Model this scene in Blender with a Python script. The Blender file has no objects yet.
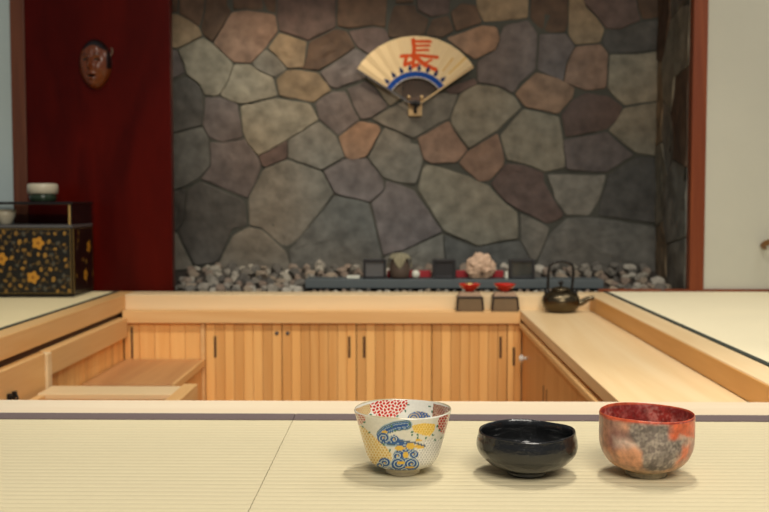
import bpy, bmesh, math, random
import numpy as np
from mathutils import Vector, Matrix, noise
R = math.radians
random.seed(7)
SC = bpy.context.scene
COL = SC.collection

# ---------------------------------------------------------------- camera
cam = bpy.data.cameras.new('camera')
cam.lens = 46.81; cam.sensor_width = 36.0; cam.clip_start = .05
cam.dof.use_dof = True; cam.dof.focus_distance = 1.24; cam.dof.aperture_fstop = 8.5
camo = bpy.data.objects.new('camera', cam); COL.objects.link(camo)
camo.location = (0, 0, .34)
camo.rotation_euler = (R(90 - 3.205), 0, R(.888))
SC.camera = camo

# ---------------------------------------------------------------- world and lights
wd = bpy.data.worlds.new('world'); SC.world = wd; wd.use_nodes = True
wd.node_tree.nodes['Background'].inputs[0].default_value = (.92, .95, 1.0, 1)
wd.node_tree.nodes['Background'].inputs[1].default_value = .15

def area(name, loc, target, size, energy, col, sizey=None):
    l = bpy.data.lights.new(name, 'AREA'); l.energy = energy; l.color = col
    l.shape = 'RECTANGLE'; l.size = size; l.size_y = sizey or size
    o = bpy.data.objects.new(name, l); COL.objects.link(o); o.location = loc
    o.rotation_euler = (Vector(target) - Vector(loc)).to_track_quat('-Z', 'Y').to_euler()
    return o
def spot(name, loc, target, energy, col, angle, blend=.6, rad=.04):
    l = bpy.data.lights.new(name, 'SPOT'); l.energy = energy; l.color = col
    l.spot_size = R(angle); l.spot_blend = blend; l.shadow_soft_size = rad
    o = bpy.data.objects.new(name, l); COL.objects.link(o); o.location = loc
    o.rotation_euler = (Vector(target) - Vector(loc)).to_track_quat('-Z', 'Y').to_euler()
    return o
WARM = (1.0, .86, .66); SOFT = (1.0, .93, .82)
area('fill_area_light', (.5, -1.2, 2.2), (-.1, 3.3, -.1), 1.8, 88, SOFT, 1.2)  # added fill from behind the camera for upright faces, no real panel
area('fill_area_light', (1.7, 2.9, 2.5), (1.7, 3.1, 0), .8, 13, SOFT)
for x, y in ((-.8, 1.95), (.75, 2.05), (0, 2.0)):
    spot('ceiling_downlight', (x, y, 2.55), (x*.9, y+.8, 0), 70, SOFT, 66, .6, .10)
spot('ceiling_spot', (.40, 1.85, 2.3), (.16, 1.30, 0), 56, SOFT, 62, .8, .024)
spot('ceiling_spot', (.34, 1.42, 2.4), (.16, 1.24, 0), 64, SOFT, 62, .8, .024)
spot('ceiling_spot', (-.55, 3.1, 2.2), (-.42, 4.23, .86), 120, WARM, 42, 1.0, .11)
spot('ceiling_spot', (.25, 2.9, 2.3), (.05, 4.2, .72), 20, WARM, 50, 1.0, .11)
SC.view_settings.view_transform = 'Standard'; SC.view_settings.look = 'None'
SC.view_settings.exposure = 0.0; SC.view_settings.gamma = 1.0
SC.view_settings.use_curve_mapping = False

# ---------------------------------------------------------------- materials
def s2l(c):
    return tuple(((v/255.)/12.92 if v/255. <= .04045 else ((v/255.+.055)/1.055)**2.4) for v in c[:3]) + (1,)
class NT:
    def __init__(s, name):
        m = s.m = bpy.data.materials.new(name); m.use_nodes = True
        s.t = m.node_tree; s.b = s.t.nodes['Principled BSDF']
    def n(s, ty, **kw):
        x = s.t.nodes.new(ty)
        for k, v in kw.items():
            if k in x.inputs: x.inputs[k].default_value = v
            else: setattr(x, k, v)
        return x
    def l(s, a, b): s.t.links.new(a, b)
def basic(name, col, rough=.5, metal=0, bump=0, bscale=40, coat=0, var=0, vscale=8, spec=.5):
    t = NT(name); b = t.b
    b.inputs['Roughness'].default_value = rough; b.inputs['Metallic'].default_value = metal
    b.inputs['Coat Weight'].default_value = coat; b.inputs['Specular IOR Level'].default_value = spec
    tc = t.n('ShaderNodeTexCoord')
    nz = t.n('ShaderNodeTexNoise', Scale=vscale, Detail=5.0); t.l(tc.outputs['Object'], nz.inputs['Vector'])
    mx = t.n('ShaderNodeMix', data_type='RGBA')
    k = var
    mx.inputs[6].default_value = tuple(c*(1-k) for c in col[:3]) + (1,)
    mx.inputs[7].default_value = tuple(min(1, c*(1+k)) for c in col[:3]) + (1,)
    t.l(nz.outputs['Fac'], mx.inputs[0]); t.l(mx.outputs[2], b.inputs['Base Color'])
    if bump:
        n2 = t.n('ShaderNodeTexNoise', Scale=bscale, Detail=6.0); t.l(tc.outputs['Object'], n2.inputs['Vector'])
        bp = t.n('ShaderNodeBump', Strength=bump, Distance=.004); t.l(n2.outputs['Fac'], bp.inputs['Height'])
        t.l(bp.outputs['Normal'], b.inputs['Normal'])
    return t.m
def wood(name, ca, cb, axis='X', rough=.45, scale=9, stretch=.06, attr=False, coat=0):
    """fine wood grain running along AXIS"""
    t = NT(name); b = t.b; b.inputs['Roughness'].default_value = rough; b.inputs['Coat Weight'].default_value = coat
    b.inputs['Specular IOR Level'].default_value = .3
    tc = t.n('ShaderNodeTexCoord'); mp = t.n('ShaderNodeMapping')
    sc = [1, 1, 1]; sc['XYZ'.index(axis)] = stretch
    mp.inputs['Scale'].default_value = sc; t.l(tc.outputs['Object'], mp.inputs['Vector'])
    n1 = t.n('ShaderNodeTexNoise', Scale=scale, Detail=3.0, Distortion=.6); t.l(mp.outputs[0], n1.inputs['Vector'])
    m1 = t.n('ShaderNodeMath', operation='MULTIPLY'); m1.inputs[1].default_value = 7.0; t.l(n1.outputs['Fac'], m1.inputs[0])
    m2 = t.n('ShaderNodeMath', operation='PINGPONG'); m2.inputs[1].default_value = 1.0; t.l(m1.outputs[0], m2.inputs[0])
    n2 = t.n('ShaderNodeTexNoise', Scale=scale*14, Detail=4.0); t.l(mp.outputs[0], n2.inputs['Vector'])
    ad = t.n('ShaderNodeMath', operation='MULTIPLY_ADD'); ad.inputs[1].default_value = .55; t.l(m2.outputs[0], ad.inputs[0]); 
    m3 = t.n('ShaderNodeMath', operation='MULTIPLY'); m3.inputs[1].default_value = .45; t.l(n2.outputs['Fac'], m3.inputs[0]); t.l(m3.outputs[0], ad.inputs[2])
    mx = t.n('ShaderNodeMix', data_type='RGBA'); mx.inputs[6].default_value = ca; mx.inputs[7].default_value = cb
    t.l(ad.outputs[0], mx.inputs[0])
    out = mx.outputs[2]
    if attr:
        at_ = t.n('ShaderNodeAttribute', attribute_name='Col')
        mm = t.n('ShaderNodeMix', data_type='RGBA', blend_type='MULTIPLY'); mm.inputs[0].default_value = 1
        t.l(out, mm.inputs[6]); t.l(at_.outputs['Color'], mm.inputs[7]); out = mm.outputs[2]
    t.l(out, b.inputs['Base Color'])
    bp = t.n('ShaderNodeBump', Strength=.12, Distance=.001); t.l(n2.outputs['Fac'], bp.inputs['Height']); t.l(bp.outputs['Normal'], b.inputs['Normal'])
    return t.m
def painted(name, rough=.4, metal=0, coat=0, speck=0, sscale=150, bump=0, bscale=60, spec=.5):
    """base colour from the mesh's own colour attribute, with a fine speckle"""
    t = NT(name); b = t.b; b.inputs['Roughness'].default_value = rough; b.inputs['Coat Weight'].default_value = coat
    b.inputs['Metallic'].default_value = metal; b.inputs['Specular IOR Level'].default_value = spec; b.inputs['Coat Roughness'].default_value = .08
    a = t.n('ShaderNodeAttribute', attribute_name='Col'); out = a.outputs['Color']
    tc = t.n('ShaderNodeTexCoord')
    if speck:
        nz = t.n('ShaderNodeTexNoise', Scale=sscale, Detail=6.0); t.l(tc.outputs['Object'], nz.inputs['Vector'])
        mr = t.n('ShaderNodeMapRange'); mr.inputs[1].default_value = .3; mr.inputs[2].default_value = .7
        mr.inputs[3].default_value = 1-speck; mr.inputs[4].default_value = 1+speck
        t.l(nz.outputs['Fac'], mr.inputs[0])
        mm = t.n('ShaderNodeMix', data_type='RGBA', blend_type='MULTIPLY'); mm.inputs[0].default_value = 1
        t.l(out, mm.inputs[6]); t.l(mr.outputs[0], mm.inputs[7]); out = mm.outputs[2]
    t.l(out, b.inputs['Base Color'])
    if bump:
        n2 = t.n('ShaderNodeTexNoise', Scale=bscale, Detail=8.0); t.l(tc.outputs['Object'], n2.inputs['Vector'])
        bp = t.n('ShaderNodeBump', Strength=bump, Distance=.006); t.l(n2.outputs['Fac'], bp.inputs['Height']); t.l(bp.outputs['Normal'], b.inputs['Normal'])
    return t.m
M = {}
M['pale_y'] = wood('pale_cypress_y', s2l((238, 212, 168)), s2l((226, 192, 140)), 'Y', scale=7)
M['pale_x'] = wood('pale_cypress_x', s2l((238, 214, 172)), s2l((228, 197, 148)), 'X', scale=7)
M['board_x'] = wood('front_board_x', s2l((234, 219, 192)), s2l((224, 204, 172)), 'X', scale=7)
M['tan_y'] = wood('tan_cypress_y', s2l((234, 192, 132)), s2l((218, 166, 102)), 'Y', scale=8)
M['tan_x'] = wood('tan_cypress_x', s2l((240, 198, 138)), s2l((228, 176, 112)), 'X', scale=8)
M['stave'] = wood('stave_wood_z', s2l((246, 194, 122)), s2l((234, 172, 98)), 'Z', scale=14, attr=True)
M['door_z'] = wood('cabinet_wood_z', s2l((224, 170, 106)), s2l((206, 146, 84)), 'Z', scale=10)
M['riser'] = wood('orange_riser_wood', s2l((226, 172, 100)), s2l((206, 146, 74)), 'Y', scale=8)
M['shelf_wood'] = wood('brown_shelf_wood', s2l((206, 154, 100)), s2l((186, 132, 84)), 'Y', scale=10)
M['slot'] = basic('slot_shadow_wood', s2l((70, 42, 22)), .8)  # dark brown stands in for the shade inside slits and gaps
M['post'] = wood('red_brown_post', s2l((138, 70, 34)), s2l((106, 46, 20)), 'Z', scale=16, rough=.4)
M['post_dull'] = wood('dull_brown_post', s2l((112, 66, 44)), s2l((86, 46, 30)), 'Z', scale=16, rough=.5)
M['red_lacquer'] = wood('red_lacquer_panel', s2l((84, 12, 4)), s2l((54, 4, 2)), 'Z', scale=3, stretch=.3, rough=.3)
M['red_lacquer'].node_tree.nodes['Principled BSDF'].inputs['Specular IOR Level'].default_value = .12
M['plaster'] = basic('pale_plaster', s2l((192, 190, 174)), .9, bump=.25, bscale=30, var=.05, vscale=5, spec=.2)
M['plaster_cool_lit'] = basic('pale_plaster_cool_lit', s2l((176, 190, 188)), .9, bump=.25, bscale=30, var=.05, vscale=5, spec=.2)  # same pale plaster with the left wall's bluish light put into the colour
M['stone'] = painted('wall_stone', rough=.75, speck=.32, sscale=18, bump=.75, bscale=22, spec=.35)
M['rock'] = painted('rubble_stone', rough=.85, speck=.35, sscale=30, bump=.6, bscale=40, spec=.2)
M['mortar'] = basic('grey_mortar', s2l((74, 74, 68)), .95, bump=.6, bscale=60, var=.35, vscale=5, spec=.1)
M['dark_bed'] = basic('dark_gravel_bed', s2l((60, 54, 48)), .95, bump=.8, bscale=90, var=.3, vscale=60)
M['slate'] = basic('blue_grey_plank', s2l((76, 84, 86)), .6, var=.12, vscale=12)
M['black_wood'] = basic('black_frame', s2l((34, 34, 36)), .4, spec=.4)
M['grey_panel'] = basic('grey_panel', s2l((84, 84, 84)), .35, var=.1)
M['dark_glass'] = basic('dark_glossy_panel', s2l((50, 54, 52)), .15)
M['red_felt'] = basic('red_felt', s2l((150, 40, 46)), .9, bump=.2, bscale=200, var=.1)
M['under'] = basic('platform_wood', s2l((150, 110, 66)), .8)
M['cloth_purple'] = basic('border_purple_grey', s2l((106, 91, 90)), .85, bump=.3, bscale=600, var=.12, vscale=200)
M['cloth_green'] = basic('border_dark_green', s2l((52, 58, 48)), .85, bump=.3, bscale=600)
M['black_glaze'] = basic('black_raku_glaze', (.008, .0085, .009, 1), .2, bump=.55, bscale=75, coat=.4)
M['black_glaze'].node_tree.nodes['Principled BSDF'].inputs['Coat IOR'].default_value = 1.65
M['iron'] = basic('dark_bronze', (.10, .078, .045, 1), .25, metal=.85, bump=.25, bscale=80, var=.5, vscale=25)
M['iron_dark'] = basic('blackened_iron', (.02, .018, .016, 1), .4, metal=.6)
M['brown_lacquer'] = basic('brown_lacquer', s2l((118, 96, 66)), .35, var=.15, vscale=30)
M['brown_top'] = basic('tan_lacquer_top', s2l((150, 118, 84)), .35, var=.15, vscale=30)
M['dark_edge'] = basic('dark_box_edge', s2l((46, 34, 26)), .35)
M['red_dish'] = basic('vermilion_lacquer', s2l((190, 34, 22)), .2, coat=.5)
M['gold'] = basic('gold_leaf', (.9, .6, .2, 1), .3, metal=.8)
M['white_knob'] = basic('white_knob', s2l((235, 235, 225)), .25)
M['black_lacq'] = basic('black_lacquer', (.008, .006, .006, 1), .22)
M['cream'] = basic('cream_ceramic', s2l((196, 188, 164)), .35)
M['green_glass'] = basic('green_glaze', s2l((44, 58, 42)), .2)
M['paint'] = painted('porcelain_enamel', rough=.22, coat=.5, speck=.05, sscale=300)
M['red_raku'] = painted('red_raku_glaze', rough=.33, coat=.25, speck=.35, sscale=110, bump=.18, bscale=120)
M['maki'] = painted('maki_e_lacquer', rough=.3)
M['paper'] = painted('fan_paper', rough=.8, spec=.15)
M['bamboo'] = basic('fan_rib_bamboo', s2l((86, 58, 38)), .5)
M['holder'] = basic('pale_holder_wood', s2l((196, 166, 118)), .6)
M['mask'] = painted('mask_lacquer', rough=.3, coat=.2)
M['mask_cord'] = basic('dull_cord', s2l((96, 70, 50)), .6)
M['cloth_grey'] = basic('olive_grey_cloth', s2l((128, 122, 98)), .9, bump=.5, bscale=120, var=.25, vscale=50)
M['brown_jar'] = basic('brown_jar', s2l((84, 70, 60)), .5, var=.2, vscale=40)
M['pale_stone'] = painted('pale_carved_stone', rough=.8, speck=.2, sscale=60, bump=.6, bscale=60)
M['white_paper'] = basic('white_pottery', s2l((205, 205, 190)), .7)
M['hook'] = basic('brown_hook', s2l((120, 84, 44)), .4)
def tatami_mat():
    t = NT('tatami_rush'); b = t.b; b.inputs['Roughness'].default_value = .7; b.inputs['Specular IOR Level'].default_value = .25
    tc = t.n('ShaderNodeTexCoord'); mp = t.n('ShaderNodeMapping'); mp.inputs['Scale'].default_value = (.25, 1, 1)
    t.l(tc.outputs['Object'], mp.inputs['Vector'])
    n = t.n('ShaderNodeTexNoise', Scale=500.0, Detail=3.0); t.l(mp.outputs[0], n.inputs['Vector'])
    n2 = t.n('ShaderNodeTexNoise', Scale=5.0, Detail=3.0); t.l(tc.outputs['Object'], n2.inputs['Vector'])
    a = t.n('ShaderNodeAttribute', attribute_name='Col')
    m1 = t.n('ShaderNodeMix', data_type='RGBA'); m1.inputs[6].default_value = (.90, .90, .88, 1); m1.inputs[7].default_value = (1.06, 1.05, 1.02, 1)
    ad = t.n('ShaderNodeMath', operation='ADD'); t.l(n.outputs['Fac'], ad.inputs[0]); t.l(n2.outputs['Fac'], ad.inputs[1])
    mu = t.n('ShaderNodeMath', operation='MULTIPLY'); mu.inputs[1].default_value = .5; t.l(ad.outputs[0], mu.inputs[0]); t.l(mu.outputs[0], m1.inputs[0])
    mm = t.n('ShaderNodeMix', data_type='RGBA', blend_type='MULTIPLY'); mm.inputs[0].default_value = 1
    t.l(a.outputs['Color'], mm.inputs[6]); t.l(m1.outputs[2], mm.inputs[7]); t.l(mm.outputs[2], b.inputs['Base Color'])
    bp = t.n('ShaderNodeBump', Strength=.25, Distance=.0006); t.l(n.outputs['Fac'], bp.inputs['Height']); t.l(bp.outputs['Normal'], b.inputs['Normal'])
    return t.m
M['tatami'] = tatami_mat()

# ---------------------------------------------------------------- builders (bmeshes are made in world metres)
def worldloc(p):
    v = Vector((0, 0, 0))
    while p is not None: v += p.location; p = p.parent
    return v
def obj(name, bm, mat, parent=None, loc=None, smooth=False, label=None, kind=None, group=None, cat=None, recalc=True):
    if recalc: bmesh.ops.recalc_face_normals(bm, faces=bm.faces[:])
    org = worldloc(parent) if parent is not None else Vector(loc or (0, 0, 0))
    bmesh.ops.translate(bm, verts=bm.verts[:], vec=-org)
    me = bpy.data.meshes.new(name); bm.to_mesh(me); bm.free()
    if smooth:
        for p in me.polygons: p.use_smooth = True
    me.materials.append(M[mat] if isinstance(mat, str) else mat)
    o = bpy.data.objects.new(name, me); COL.objects.link(o)
    if parent is not None: o.parent = parent
    else: o.location = org
    tag(o, label, cat, group, kind)
    return o
def tag(o, label=None, cat=None, group=None, kind=None):
    if label: o['label'] = label
    if cat: o['category'] = cat
    if group: o['group'] = group
    if kind: o['kind'] = kind
def struct(name, bm, mat, **k): return obj(name, bm, mat, kind='structure', **k)
def thing(name, label, cat, loc, group=None):
    o = bpy.data.objects.new(name, None); COL.objects.link(o); o.location = loc; o.empty_display_size = .05
    tag(o, label, cat, group); bpy.context.view_layer.update(); return o
def dup(root, loc, label):
    r = root.copy(); COL.objects.link(r); r.location = loc; r['label'] = label
    for ch in list(root.children):
        c = ch.copy(); COL.objects.link(c); c.parent = r
        for g in ch.children:
            d = g.copy(); COL.objects.link(d); d.parent = c
    return r
def box(bm, x0, x1, y0, y1, z0, z1, bev=.0015):
    r = bmesh.ops.create_cube(bm, size=1)
    vs = r['verts']
    for v in vs: v.co = Vector(((x0+x1)/2 + v.co.x*(x1-x0), (y0+y1)/2 + v.co.y*(y1-y0), (z0+z1)/2 + v.co.z*(z1-z0)))
    if bev:
        es = list({e for v in vs for e in v.link_edges})
        bmesh.ops.bevel(bm, geom=es, offset=bev, segments=2, profile=.5, affect='EDGES')
    return bm
def B(*a, bev=.0015): return box(bmesh.new(), *a, bev=bev)
def lathe(bm, prof, c, seg=64, wob=None):
    """prof: list of (r, z); rings about the point c"""
    rings = []
    for r, z in prof:
        if r < 1e-5: rings.append([bm.verts.new((c[0], c[1], c[2]+z))]); continue
        ring = []
        for i in range(seg):
            a = 2*math.pi*i/seg; rr, zz = (r, z) if wob is None else wob(a, r, z)
            ring.append(bm.verts.new((c[0]+rr*math.cos(a), c[1]+rr*math.sin(a), c[2]+zz)))
        rings.append(ring)
    for A, Bq in zip(rings, rings[1:]):
        for i in range(seg):
            j = (i+1) % seg
            if len(A) == 1 and len(Bq) == 1: continue
            if len(A) == 1: bm.faces.new((A[0], Bq[i], Bq[j]))
            elif len(Bq) == 1: bm.faces.new((A[i], Bq[0], A[j]))
            else: bm.faces.new((A[i], Bq[i], Bq[j], A[j]))
    return bm
def spline(pts, n):
    """Catmull-Rom through pts"""
    P = [Vector(p) for p in pts]; P = [P[0]*2-P[1]] + P + [P[-1]*2-P[-2]]; out = []
    for i in range(1, len(P)-2):
        for k in range(n):
            t = k/n; a, b, c, d = P[i-1], P[i], P[i+1], P[i+2]
            out.append(.5*((2*b)+(c-a)*t+(2*a-5*b+4*c-d)*t*t+(3*b-a-3*c+d)*t**3))
    out.append(P[-2]); return out
def tube(bm, pts, rad, seg=12):
    n = len(pts); rings = []; up = Vector((0, 0, 1))
    for i, p in enumerate(pts):
        p = Vector(p); d = (Vector(pts[min(i+1, n-1)]) - Vector(pts[max(i-1, 0)])).normalized()
        s = d.cross(up)
        if s.length < .1: s = d.cross(Vector((0, 1, 0)))
        s.normalize(); u = s.cross(d).normalized(); r = rad(i/(n-1)) if callable(rad) else rad
        rings.append([bm.verts.new(p + s*r*math.cos(2*math.pi*k/seg) + u*r*math.sin(2*math.pi*k/seg)) for k in range(seg)])
    for A, Bq in zip(rings, rings[1:]):
        for k in range(seg): bm.faces.new((A[k], A[(k+1) % seg], Bq[(k+1) % seg], Bq[k]))
    bm.faces.new(rings[0][::-1]); bm.faces.new(rings[-1]); return bm
def setcol(o, cols):
    me = o.data; at_ = me.color_attributes.new('Col', 'FLOAT_COLOR', 'POINT')
    a = np.ones((len(me.vertices), 4), dtype=np.float32); a[:, :3] = np.asarray(cols, dtype=np.float32)[:, :3]
    at_.data.foreach_set('color', a.ravel())
def coords(o):
    a = np.empty(len(o.data.vertices)*3, dtype=np.float32); o.data.vertices.foreach_get('co', a); return a.reshape(-1, 3)
def rgb(*c): return np.array(s2l(c)[:3])
def polydist(x, y, pts):
    """distance from arrays x, y to a polyline"""
    d = np.full(x.shape, 1e9)
    for (ax, ay), (bx, by) in zip(pts, pts[1:]):
        vx, vy = bx-ax, by-ay; L = vx*vx+vy*vy+1e-9
        t = np.clip(((x-ax)*vx+(y-ay)*vy)/L, 0, 1); d = np.minimum(d, np.hypot(x-ax-t*vx, y-ay-t*vy))
    return d
def inpoly(x, y, pts):
    r = np.zeros(x.shape, bool); n = len(pts)
    for i in range(n):
        x0, y0 = pts[i]; x1, y1 = pts[(i+1) % n]
        c = ((y0 > y) != (y1 > y)) & (x < (x1-x0)*(y-y0)/((y1-y0) or 1e-9)+x0); r ^= c
    return r
def hexdist(x, y, s):
    """distance to the nearest centre of a hexagonal lattice with spacing s"""
    h = s*math.sqrt(3)/2; best = np.full(x.shape, 1e9)
    r0 = np.floor(y/h)
    for dr in (0, 1):
        rr = r0+dr; off = (rr % 2)*s/2; cx = np.round((x-off)/s)*s+off
        best = np.minimum(best, np.hypot(x-cx, y-rr*h))
    return best

# ================================================================ THE SETTING
SILL = -.06
struct('floor', B(-2.6, 2.6, -.2, 3.75, -.62, -.60, bev=0), 'under')
# platform bodies under the mats
struct('trim_1', B(-2.4, 2.4, .1, 1.571, -.60, -.055, bev=0), 'under')
struct('trim_2', B(-2.4, 2.4, 1.573, 1.680, -.60, 0, bev=.003), 'board_x')          # front board at the edge of the pit
struct('trim_3', B(.682, .755, 1.683, 3.70, -.6, .0, bev=.003), 'pale_y')           # right frame
struct('trim_12', B(.678, .6815, 1.684, 3.569, -.0515, -.002, bev=.001), 'riser')        # orange face board of the right riser
struct('trim_4', B(-1.046, -.990, 1.683, 3.70, -.060, .0, bev=.003), 'tan_y')       # left frame
struct('trim_5', B(-.990, .682, 3.570, 3.70, -.6, .0, bev=.003), 'pale_x')          # back frame
struct('trim_6', B(-1.046, -1.0, 1.683, 3.70, -.6, -.0605, bev=0), 'slot')          # carcass behind the dark gap
struct('trim_7', B(-2.2, -1.05, 1.683, 3.74, -.6, -.055, bev=0), 'under')
struct('trim_8', B(.757, 2.4, 1.683, 3.728, -.6, -.055, bev=0), 'under')
struct('trim_9', B(.74, 2.4, 3.729, 3.742, -.1, .008, bev=.001), 'post')            # thin red-brown sill under right wall
# walls
struct('wall_right', B(1.132, 2.6, 3.743, 3.85, -.6, 2.2, bev=0), 'plaster')
struct('trim_10', B(1.077, 1.131, 3.728, 3.775, -.02, 2.2, bev=.003), 'post')
struct('wall_left', B(-2.6, -1.450, 3.741, 3.85, -.6, 2.2, bev=0), 'plaster_cool_lit')
struct('trim_11', B(-1.449, -1.395, 3.730, 3.80, -.05, 2.2, bev=.003), 'post_dull')
struct('wall_panel', B(-1.394, -.853, 3.731, 3.775, -.6, 2.2, bev=.003), 'red_lacquer')
struct('ceiling_niche_shade', B(-1.7, 1.5, 3.80, 4.35, 1.80, 1.86, bev=0), 'post_dull')  # unseen cover added above the niche to keep its top dark
struct('wall_shade_lintel', B(-.841, 1.081, 3.75, 3.80, 1.55, 2.2, bev=0), 'post_dull')  # out of view, added to shade the top of the stone wall
# fieldstone wall: one wall, every stone of it a raised slab in the same mesh
CODE = {'l': (122, 116, 101), 't': (122, 106, 84), 'p': (124, 100, 84), 'b': (82, 64, 50), 'm': (94, 86, 83), 'd': (73, 71, 67),
        'k': (88, 87, 82), 'g': (105, 101, 92), 'r': (86, 71, 65), 'o': (130, 104, 84)}
def inset(pts, d):
    n = len(pts); out = []
    ar = sum(pts[i][0]*pts[(i+1) % n][1]-pts[(i+1) % n][0]*pts[i][1] for i in range(n))
    s = 1 if ar > 0 else -1
    for i in range(n):
        p = Vector(pts[i]); a = Vector(pts[i-1]); b = Vector(pts[(i+1) % n])
        e1 = (p-a).normalized(); e2 = (b-p).normalized()
        n1 = Vector((-e1.y, e1.x))*s; n2 = Vector((-e2.y, e2.x))*s; nn = n1+n2
        nn = nn.normalized() if nn.length > .2 else n1
        k = min(1.6, 1/max(.4, nn.dot(n1))); out.append(tuple(p+nn*d*k))
    return out
def rounded(pts):
    out = []; n = len(pts)
    for i in range(n):
        p = Vector(pts[i]); a = Vector(pts[i-1]); b = Vector(pts[(i+1) % n])
        ra = min(.25, .009/max(.001, (a-p).length)); rb = min(.25, .009/max(.001, (b-p).length))
        out += [tuple(p+(a-p)*ra), tuple(p*.5+(p+(a-p)*ra)*.25+(p+(b-p)*rb)*.25), tuple(p+(b-p)*rb)]
    return out
def dense(pts, step=.03):
    out = []; n = len(pts)
    for i in range(n):
        a = Vector(pts[i]); b = Vector(pts[(i+1) % n]); k = max(1, int((b-a).length/step))
        for j in range(k):
            q = a.lerp(b, j/k); nz = noise.noise_vector(Vector((q.x*22, q.y*22, 3)))
            out.append((q.x+nz.x*.0035, q.y+nz.y*.0035))
    return out
def slab(bm, lay, pts, col, place, thick):
    """one raised stone; place(u, v, h) -> world point"""
    cx = sum(p[0] for p in pts)/len(pts); cy = sum(p[1] for p in pts)/len(pts)
    base = dense(rounded(inset(pts, .0015)))
    tilt = (random.uniform(-.02, .02), random.uniform(-.02, .02)); rings = []
    jit = [random.uniform(.88, 1.12) for _ in range(1)]*3
    for f_, h in ((1, -.03), (1, thick*.6), (.99, thick*.92), (.965, thick), (.7, thick), (.38, thick)):
        ring = []
        for p in base:
            u = cx+(p[0]-cx)*f_; v = cy+(p[1]-cy)*f_
            hh = h
            if h > thick*.8: hh = h + tilt[0]*(u-cx)+tilt[1]*(v-cy) + .007*noise.noise(Vector((u*11, v*11, cx*9)))
            ring.append(bm.verts.new(place(u, v, hh)))
        rings.append(ring)
    c0 = bm.verts.new(place(cx, cy, thick)); n = len(base)
    verts = [v for r in rings for v in r]+[c0]
    for A, Bq in zip(rings, rings[1:]):
        for i in range(n): bm.faces.new((A[i], A[(i+1) % n], Bq[(i+1) % n], Bq[i]))
    for i in range(n): bm.faces.new((rings[-1][i], rings[-1][(i+1) % n], c0))
    for v in verts:
        k = .13*noise.noise(Vector((v.co.x*6, v.co.y*6, v.co.z*6+cx)))
        w = noise.noise(Vector((v.co.x*3.1+7, v.co.y*3, v.co.z*3.1)))
        v[lay] = Vector((col[0]*jit[0]*(1+k+.14*w), col[1]*jit[0]*(1+k), col[2]*jit[0]*(1+k-.12*w), 1))
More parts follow.
